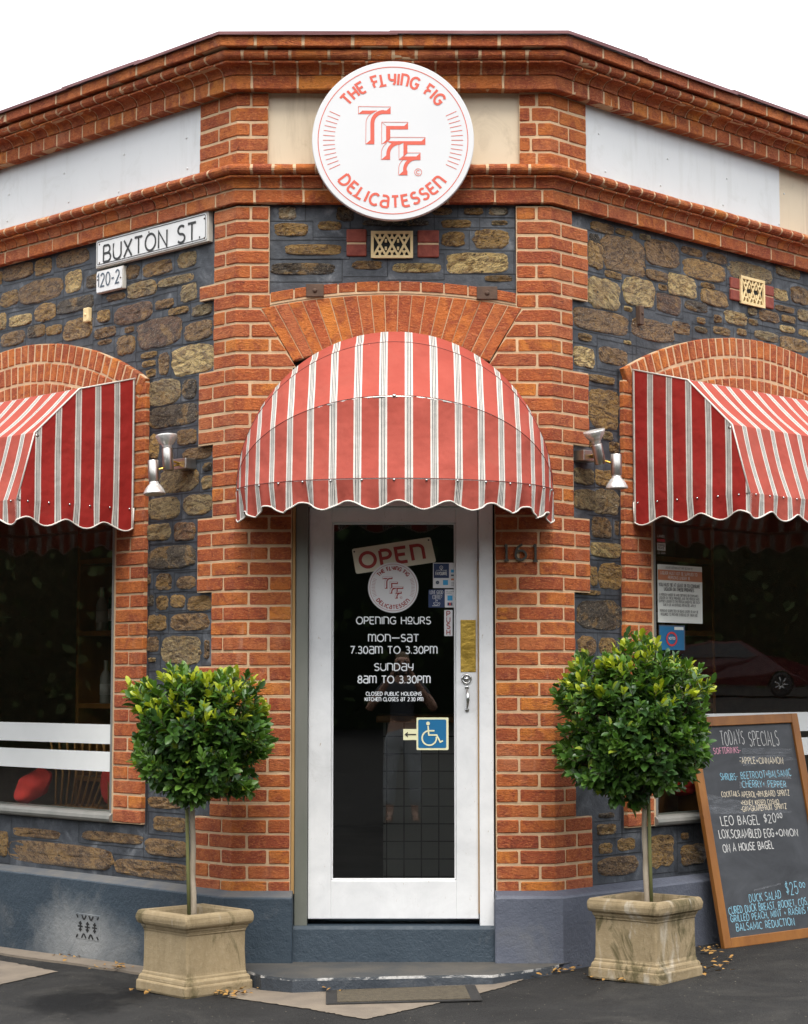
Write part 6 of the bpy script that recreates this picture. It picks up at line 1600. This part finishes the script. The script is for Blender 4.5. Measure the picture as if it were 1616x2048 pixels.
mb = MB(); mb.box(B0 + ex * (fw - .005) + ey * (fw - .005) + ez * .006, ex * (Wd - 2 * fw + .01), ey * (Hh - 2 * fw + .01), ez * .010); mb.build('slate_panel', SLATEBOARD, CB)
SP0 = B0 + ez * .0165
def bh(x, y): return plane_hit(1400 + x / 3.94, 1400 + y / 3.94, SP0, ez)
def chalk_line(mb, txt, x0, y0, x1, y1, hc, th_=.0042, jit=.05):
    th_ *= .78
    P0, P1 = bh(x0, y0), bh(x1, y1); hgt = (bh(x0, y0 - hc) - P0).length
    text_line(mb, txt, P0, P1, hgt, ez, th_, gap=.26, jitter=jit, base_off=.0006, up=ey)
random.seed(21)
mb = MB(); chalk_line(mb, "TODAYS", 172, 358, 352, 345, 108, .0045); chalk_line(mb, 'SPECIALS', 395, 363, 625, 357, 112, .0045)
chalk_line(mb, '-', 312, 462, 328, 462, 20); chalk_line(mb, 'LEO BAGEL', 170, 990, 470, 978, 70, .0062); chalk_line(mb, '$20', 508, 970, 600, 965, 68, .0055); chalk_line(mb, '00', 608, 930, 648, 928, 36, .005)
chalk_line(mb, 'LOX,SCRAMBLED EGG', 155, 1090, 585, 1080, 66, .0062); chalk_line(mb, '+ONION', 600, 1075, 772, 1072, 52, .006); chalk_line(mb, 'ON A HOUSE BAGEL', 185, 1200, 580, 1168, 58, .006); mb.build('chalk_writing', CH_W, CB)
mb = MB(); chalk_line(mb, '-APPLE+CINNAMON', 315, 502, 655, 502, 48, .0050); chalk_line(mb, 'COCKTAILS.', 172, 765, 318, 757, 40, .0042); chalk_line(mb, 'APEROL+RHUBARD SPRITZ', 330, 768, 705, 752, 44, .0045); chalk_line(mb, '+HONEY KISSED COSMO.', 325, 830, 628, 818, 36, .0042); chalk_line(mb, '-GIN+GRAPEFRUIT SPRITZ', 325, 880, 682, 858, 40, .0045); mb.build('chalk_writing', CH_Y, CB)
mb = MB(); chalk_line(mb, 'SOFTDRINKS-', 110, 425, 322, 418, 46, .0045); mb.build('chalk_writing', CH_P, CB)
mb = MB(); chalk_line(mb, 'SHRUBS-', 165, 632, 298, 628, 52, .005); chalk_line(mb, 'BEETROOT+BALSAMIC', 325, 622, 718, 598, 52, .0045); chalk_line(mb, 'CHERRY+ PEPPER', 335, 688, 680, 688, 50, .0045)
chalk_line(mb, 'DUCK SALAD', 392, 1592, 640, 1562, 60, .005); chalk_line(mb, '$25', 682, 1540, 778, 1530, 100, .005); chalk_line(mb, '00', 785, 1480, 830, 1476, 40, .0045)
chalk_line(mb, 'CURED DUCK BREAST, ROCKET, COS,', 230, 1690, 850, 1612, 56, .005); chalk_line(mb, 'GRILLED PEACH, MINT + RAISINS IN', 245, 1752, 880, 1676, 52, .005); chalk_line(mb, 'BALSAMIC REDUCTION', 290, 1822, 745, 1772, 56, .005); mb.build('chalk_writing', CH_B, CB)
mb = MB()
for x0, y0, x1, y1, x2, y2, x3, y3 in ((330, 425, 330, 375, 720, 385, 725, 425), (335, 520, 330, 440, 660, 430, 760, 470), (310, 695, 310, 645, 680, 640, 690, 690), (420, 1508, 430, 1490, 640, 1440, 640, 1452), (60, 740, 60, 900, 700, 890, 730, 880), (300, 630, 320, 560, 700, 550, 720, 620)):
    P_ = [bh(x, y) + ez * .0003 for x, y in ((x0, y0), (x1, y1), (x2, y2), (x3, y3))]; mb.add(P_, [[0, 1, 2, 3]], 0)
mb.build('chalk_smears', SMEAR, CB)

# ------------------------------------------------------------------ fallen leaves round the planters and along the walls
random.seed(5); mb = MB()
def litter(x, y, n, sx, sy):
    for _ in range(n):
        p = gpt(x + random.gauss(0, sx), y + random.gauss(0, sy), .0) + UPZ * (.014 + random.uniform(0, .006)); a = random.uniform(0, 6.28)
        leaf(mb, p, Vector((math.cos(a), math.sin(a), random.uniform(-.1, .4))), Vector((J(.5), J(.5), 1)), random.uniform(.018, .042), random.uniform(.01, .02), (1, 1, 1))
for args in ((505, 1955, 16, 6, 10), (470, 1990, 22, 20, 4), (440, 1993, 10, 20, 3), (235, 1940, 22, 22, 5), (150, 1916, 16, 22, 4), (90, 1903, 5, 14, 3), (1090, 1948, 30, 40, 5), (1130, 1938, 16, 10, 5), (1225, 1962, 14, 40, 4), (1420, 1905, 26, 14, 6), (1400, 1945, 14, 14, 6), (1440, 1930, 14, 20, 10), (560, 1985, 5, 40, 4), (700, 1986, 3, 40, 2), (310, 1988, 8, 30, 4)): litter(*args)
lf = mb.build('leaf_litter', DRY); tag(lf, 'dry brown leaves gathered along the plinth and planters', 'leaf litter', kind='stuff')

# ------------------------------------------------------------------ across the street (seen only as reflections and as shade): a dark belt of trees
rnd = random.Random(9); mb = MB()
def rim(ang, r): return r * math.cos(ang), r * math.sin(ang) * .8 - 2
def rtop(ang): return 15.0 + 3 * math.sin(ang * 7) + 2 * math.sin(ang * 17 + 1)
rows = [[], [], []]
for i in range(121):
    ang = R_(140 + 260 * i / 120); x, y = rim(ang, 60)
    for k, z in enumerate((-5, .5 * rtop(ang), rtop(ang) - .6)): rows[k].append(Vector((x + rnd.gauss(0, .3), y + rnd.gauss(0, .3), z)))
mb.grid(rows, 0); mb.tint = [(.010, .016, .006)] * len(mb.v)
for i in range(30000):
    ang = R_(rnd.uniform(140, 400)); x, y = rim(ang, 57.5 + rnd.uniform(-2.5, 1.6))
    z = rnd.uniform(0.6, 1) ** .8 * rtop(ang) if rnd.random() < .4 else rnd.uniform(-1.2, rtop(ang)); s_ = rnd.uniform(.08, .26)
    n_ = Vector((rnd.gauss(0, 1), rnd.gauss(0, 1), rnd.gauss(0, .6))).normalized(); a = n_.cross(UPZ).normalized(); b = n_.cross(a)
    P_ = Vector((x, y, z)); v = rnd.uniform(.5, 1.5); m_ = 6
    mb.add([P_ + (a * math.cos(6.28 * k / m_) + b * math.sin(6.28 * k / m_)) * s_ * rnd.uniform(.6, 1.1) for k in range(m_)], [list(range(m_))], 0, (.032 * v, .048 * v, .016 * v))
fb = mb.build('street_trees', FARLEAF, tinted=True); tag(fb, 'dark belt of street trees opposite the shop', 'trees', kind='stuff')

# ------------------------------------------------------------------ what the glass mirrors: the photographer and a parked car
HAIR = m_noise('fair_hair', (.20, .13, .06), (.12, .08, .04), 60, .6, .3, 90)
SKIN = m_flat('skin', (.50, .28, .19), .55)
SHIRT = m_noise('grey_shirt', (.085, .09, .10), (.06, .065, .075), 9, .85, .3, 90)
TROUSER = m_noise('pale_trousers', (.34, .35, .37), (.26, .27, .29), 7, .85, .4, 60)
SANDAL = m_flat('brown_sandal', (.10, .06, .035), .6)
def skinned(name, chains, m_, parent, levels=2, root_i=0):
    """chains: lists of ((x,y,z), radius); equal points are shared"""
    vs, rs, es, idx = [], [], [], {}
    for ch in chains:
        pv = None
        for p, r in ch:
            k = tuple(round(q, 4) for q in p)
            if k not in idx: idx[k] = len(vs); vs.append(p); rs.append(r)
            if pv is not None: es.append((pv, idx[k]))
            pv = idx[k]
    org = Vector((0, 0, 0)); me = bpy.data.meshes.new(name); me.from_pydata(vs, es, []); me.materials.append(m_)
    o = bpy.data.objects.new(name, me); COL.objects.link(o); sk = o.modifiers.new('skin', 'SKIN'); sk.use_smooth_shade = True
    for v, r in zip(me.skin_vertices[0].data, rs): v.radius = (r, r) if not isinstance(r, tuple) else r
    me.skin_vertices[0].data[root_i].use_root = True
    sb = o.modifiers.new('sub', 'SUBSURF'); sb.levels = sb.render_levels = levels
    if parent is not None: adopt(o, parent)
    return o
px0, py0 = -.02, -10.42; pz0 = gz(px0)
PS = thing('person', (px0, py0, pz0), 'person in a grey shirt and pale trousers taking the photograph, mirrored in the door glass', 'person')
def q3(x, y, z): return (px0 + x, py0 + y, pz0 + z)
body = [[(q3(0, 0, .93), .13), (q3(0, 0, 1.06), .115), (q3(0, .0, 1.22), .13), (q3(0, 0, 1.36), .12), (q3(0, .01, 1.46), .055), (q3(0, .03, 1.53), .055), (q3(0, .05, 1.60), .095), (q3(0, .05, 1.68), .085)]]
for sx in (-1, 1):
    body.append([(q3(0, 0, 1.36), .12), (q3(sx * .16, 0, 1.38), .06), (q3(sx * .29, .08, 1.22), .047), (q3(sx * .33, .12, 1.15), .042), (q3(sx * .20, .25, 1.34), .036), (q3(sx * .10, .33, 1.48), .028), (q3(sx * .07, .36, 1.52), .032)])
    body.append([(q3(0, 0, .93), .13), (q3(sx * .10, 0, .86), .095), (q3(sx * .12, .01, .50), .062), (q3(sx * .13, -.01, .28), .052), (q3(sx * .135, -.02, .09), .037), (q3(sx * .14, .06, .035), .035), (q3(sx * .145, .16, .025), .028)])
skinned('body', body, SKIN, PS)
shirt = [[(q3(0, 0, .98), .142), (q3(0, 0, 1.08), .13), (q3(0, 0, 1.22), .143), (q3(0, 0, 1.36), .132), (q3(0, .005, 1.43), .075)]]
for sx in (-1, 1): shirt.append([(q3(0, 0, 1.36), .132), (q3(sx * .16, 0, 1.385), .075), (q3(sx * .26, .06, 1.26), .062)])
skinned('shirt', shirt, SHIRT, PS)
tr = [[(q3(0, 0, .99), .140), (q3(0, 0, .90), .145)]]
for sx in (-1, 1): tr.append([(q3(0, 0, .90), .145), (q3(sx * .105, 0, .80), .108), (q3(sx * .125, .01, .50), .078), (q3(sx * .135, -.01, .28), .070), (q3(sx * .14, -.015, .15), .066)])
skinned('trousers', tr, TROUSER, PS)
hb_ = [[(q3(0, .035, 1.70), .075), (q3(0, -.02, 1.66), .085), (q3(0, -.045, 1.58), .07), (q3(.01, -.05, 1.48), .05), (q3(.03, -.05, 1.38), .03)]]
skinned('hair', hb_, HAIR, PS)
for sx in (-1, 1):
    mb = MB(); mb.box(q3(sx * .143 - .045, -.07, .002), (.09, 0, 0), (0, .27, 0), (0, 0, .02), bev=.008); mb.box(q3(sx * .143 - .045, .04, .02), (.09, 0, 0), (0, .05, 0), (0, 0, .05), bev=.012); mb.build('sandal', SANDAL, PS)
# hands: palm and five bent fingers round the camera
for sx in (-1, 1):
    ch = [[(q3(sx * .10, .33, 1.48), .022), (q3(sx * .078, .355, 1.515), .026), (q3(sx * .068, .37, 1.545), .022)]]
    for k in range(4):
        ch.append([(q3(sx * .068, .37, 1.545), .022), (q3(sx * (.066 - .004 * k), .392, 1.556 - .018 * k), .010), (q3(sx * (.046 - .003 * k), .415, 1.558 - .018 * k), .0085), (q3(sx * (.026 - .002 * k), .417, 1.557 - .018 * k), .0078)])
    ch.append([(q3(sx * .078, .355, 1.515), .026), (q3(sx * .05, .345, 1.525), .0105), (q3(sx * .028, .35, 1.532), .0095)])
    skinned('hand', ch, SKIN, PS)
# face
mb = MB()
for sx in (-1, 1): mb.lathe(q3(sx * .033, .132, 1.625), (0, 1, 0), [(.012, 0), (.011, .004), (.004, .007)], 10)
mb.build('eyes', BLACK, PS)
mb = MB(); mb.tube([q3(0, .135, 1.625), q3(0, .155, 1.60), q3(0, .143, 1.59)], [.008, .013, .010], 8); mb.build('nose', SKIN, PS)
mb = MB(); mb.tube([q3(-.026, .132, 1.56), q3(0, .140, 1.558), q3(.026, .132, 1.56)], [.003, .006, .003], 6); mb.build('mouth', CORAL, PS)
mb = MB(); mb.box(q3(-.065, .36, 1.485), (.13, 0, 0), (0, .05, 0), (0, 0, .085), bev=.01); mb.lathe(q3(0, .41, 1.527), (0, 1, 0), [(.033, 0), (.033, .03), (.030, .034), (.024, .03)], 20)
cmr = mb.build('camera_body', BLACK); tag(cmr, 'small black camera held up in both hands by the person', 'camera')
CARRED = m_flat('dark_red_car_paint', (.055, .004, .006), .25); TYRE = m_flat('tyre_rubber', (.02, .02, .02), .8); CARGL = m_flat('dark_car_glass', (.012, .014, .016), .08)
def car(loc, rz, label):
    root = thing('parked_car', loc, label, 'car'); Mx = Matrix.Translation(Vector(loc)) @ Matrix.Rotation(rz, 4, 'Z')
    T = lambda x, y, z: Mx @ Vector((x, y, z))
    side = [(-2.1, .35), (-2.15, .62), (-2.05, .86), (-1.75, .96), (-1.15, 1.34), (-.55, 1.47), (.25, 1.45), (.85, 1.10), (1.55, .95), (2.05, .80), (2.14, .55), (2.1, .30), (1.72, .27)]
    arch = lambda cx_: [(cx_ + .37 * math.cos(R_(a)), .32 + .37 * math.sin(R_(a))) for a in range(0, 181, 20)]
    side += arch(1.32) + arch(-1.30)
    mb = MB()
    ys = [-.84, -.80, .80, .84]
    def ring(y):
        out = []
        for x, z in side:
            k = 1.0 if abs(y) < .82 else .985; tum = max(0, z - .9) * .35
            out.append(T(x * k, (abs(y) - tum) * (1 if y > 0 else -1), .05 + (z - .05) * (1 if abs(y) < .82 else .99)))
        return out
    rg = [ring(y) for y in ys]; n = len(side)
    mb.add([p for r in rg for p in r], [[i * n + j, i * n + (j + 1) % n, (i + 1) * n + (j + 1) % n, (i + 1) * n + j] for i in range(3) for j in range(n)] + [list(range(n)), list(range(3 * n, 4 * n))[::-1]], 0)
    mb.build('body', CARRED, root, recalc=True)
    for sy in (-1, 1):
        mb = MB(); pts = [(-1.35, 1.0), (-1.02, 1.32), (-.5, 1.41), (.2, 1.39), (.66, 1.06)]
        mb.prism([T(x, sy * (.852 - max(0, z - .9) * .35), z) for x, z in pts], (Mx.to_3x3() @ Vector((0, -sy * .02, 0))), 0); mb.build('side_window', CARGL, root)
        for wx in (-1.30, 1.32):
            mb = MB(); ax = Mx.to_3x3() @ Vector((0, sy, 0)); mb.lathe(T(wx, sy * .64, .32), ax, [(.20, 0), (.32, .01), (.325, .1), (.31, .2), (.22, .205), (.2, .19)], 28); wh = mb.build('wheel', TYRE, root)
            mb = MB(); c_ = T(wx, sy * .842, .32)
            for k in range(7):
                a = k * 2 * math.pi / 7; r_ = Mx.to_3x3() @ Vector((math.cos(a), 0, math.sin(a))); mb.tube([c_ + r_ * .03, c_ + r_ * .2], [.028, .018], 6)
            mb.build('rim', CHROME, wh)
        mb = MB(); mb.box(T(1.95, sy * .55 - .14, .68), Mx.to_3x3() @ Vector((.14, 0, 0)), Mx.to_3x3() @ Vector((0, .28, 0)), (0, 0, .12), bev=.03); mb.build('headlight', LAMPGLASS, root)
car((43.5, 8.0, gz(43.5)), R_(101), 'dark red parked car mirrored in the window beside the chalkboard')

# shelves of bottles just inside both windows
BOTTLE = [m_flat('green_bottle_glass', (.02, .06, .02), .12), m_flat('amber_bottle_glass', (.12, .045, .01), .12), m_flat('pale_bottle', (.36, .34, .28), .2)]
LABELM = m_flat('bottle_label', (.55, .52, .45), .6)
random.seed(33)
for side, u0, lab in (('L', 1.15, 'dim wooden shelves with bottles inside the striped window'), ('R', 1.15, 'dim wooden shelves with bottles inside the window beside the chalkboard')):
    C0 = W(side, u0 + .7, -1.0, .31); sh = thing('shelf_unit', C0, lab, 'shelves', 'shelves inside the windows')
    for z in (.9, 1.35, 1.8, 2.25):
        mb = MB(); mb.box(W(side, u0, -1.25, z), DIR[side] * 1.5, NRM[side] * .28, UPZ * .03); mb.build('shelf', BOARDWOOD, sh)
    for u in (u0 - .03, u0 + 1.5):
        mb = MB(); mb.box(W(side, u, -1.25, .31), DIR[side] * .03, NRM[side] * .28, UPZ * 2.2); mb.build('side_panel', BOARDWOOD, sh)
    for z in (1.38, 1.83):
        for k in range(11):
            b0 = W(side, u0 + .08 + k * .13 + J(.02), -1.08 + J(.03), z); hh = random.uniform(.24, .32)
            mb = MB(); mb.lathe(b0, UPZ, [(.034, 0), (.036, .01), (.036, hh * .58), (.030, hh * .68), (.013, hh * .78), (.013, hh * .97), (.015, hh)], 14, random.randrange(3))
            mb.lathe(b0 + UPZ * hh * .2, UPZ, [(.0368, 0), (.0368, hh * .25)], 14, 3)
            o_ = mb.build('bottle', BOTTLE + [LABELM]); tag(o_, 'bottle with a pale label standing on the dim shelves inside a window', 'bottle', 'bottles on the shelves inside')
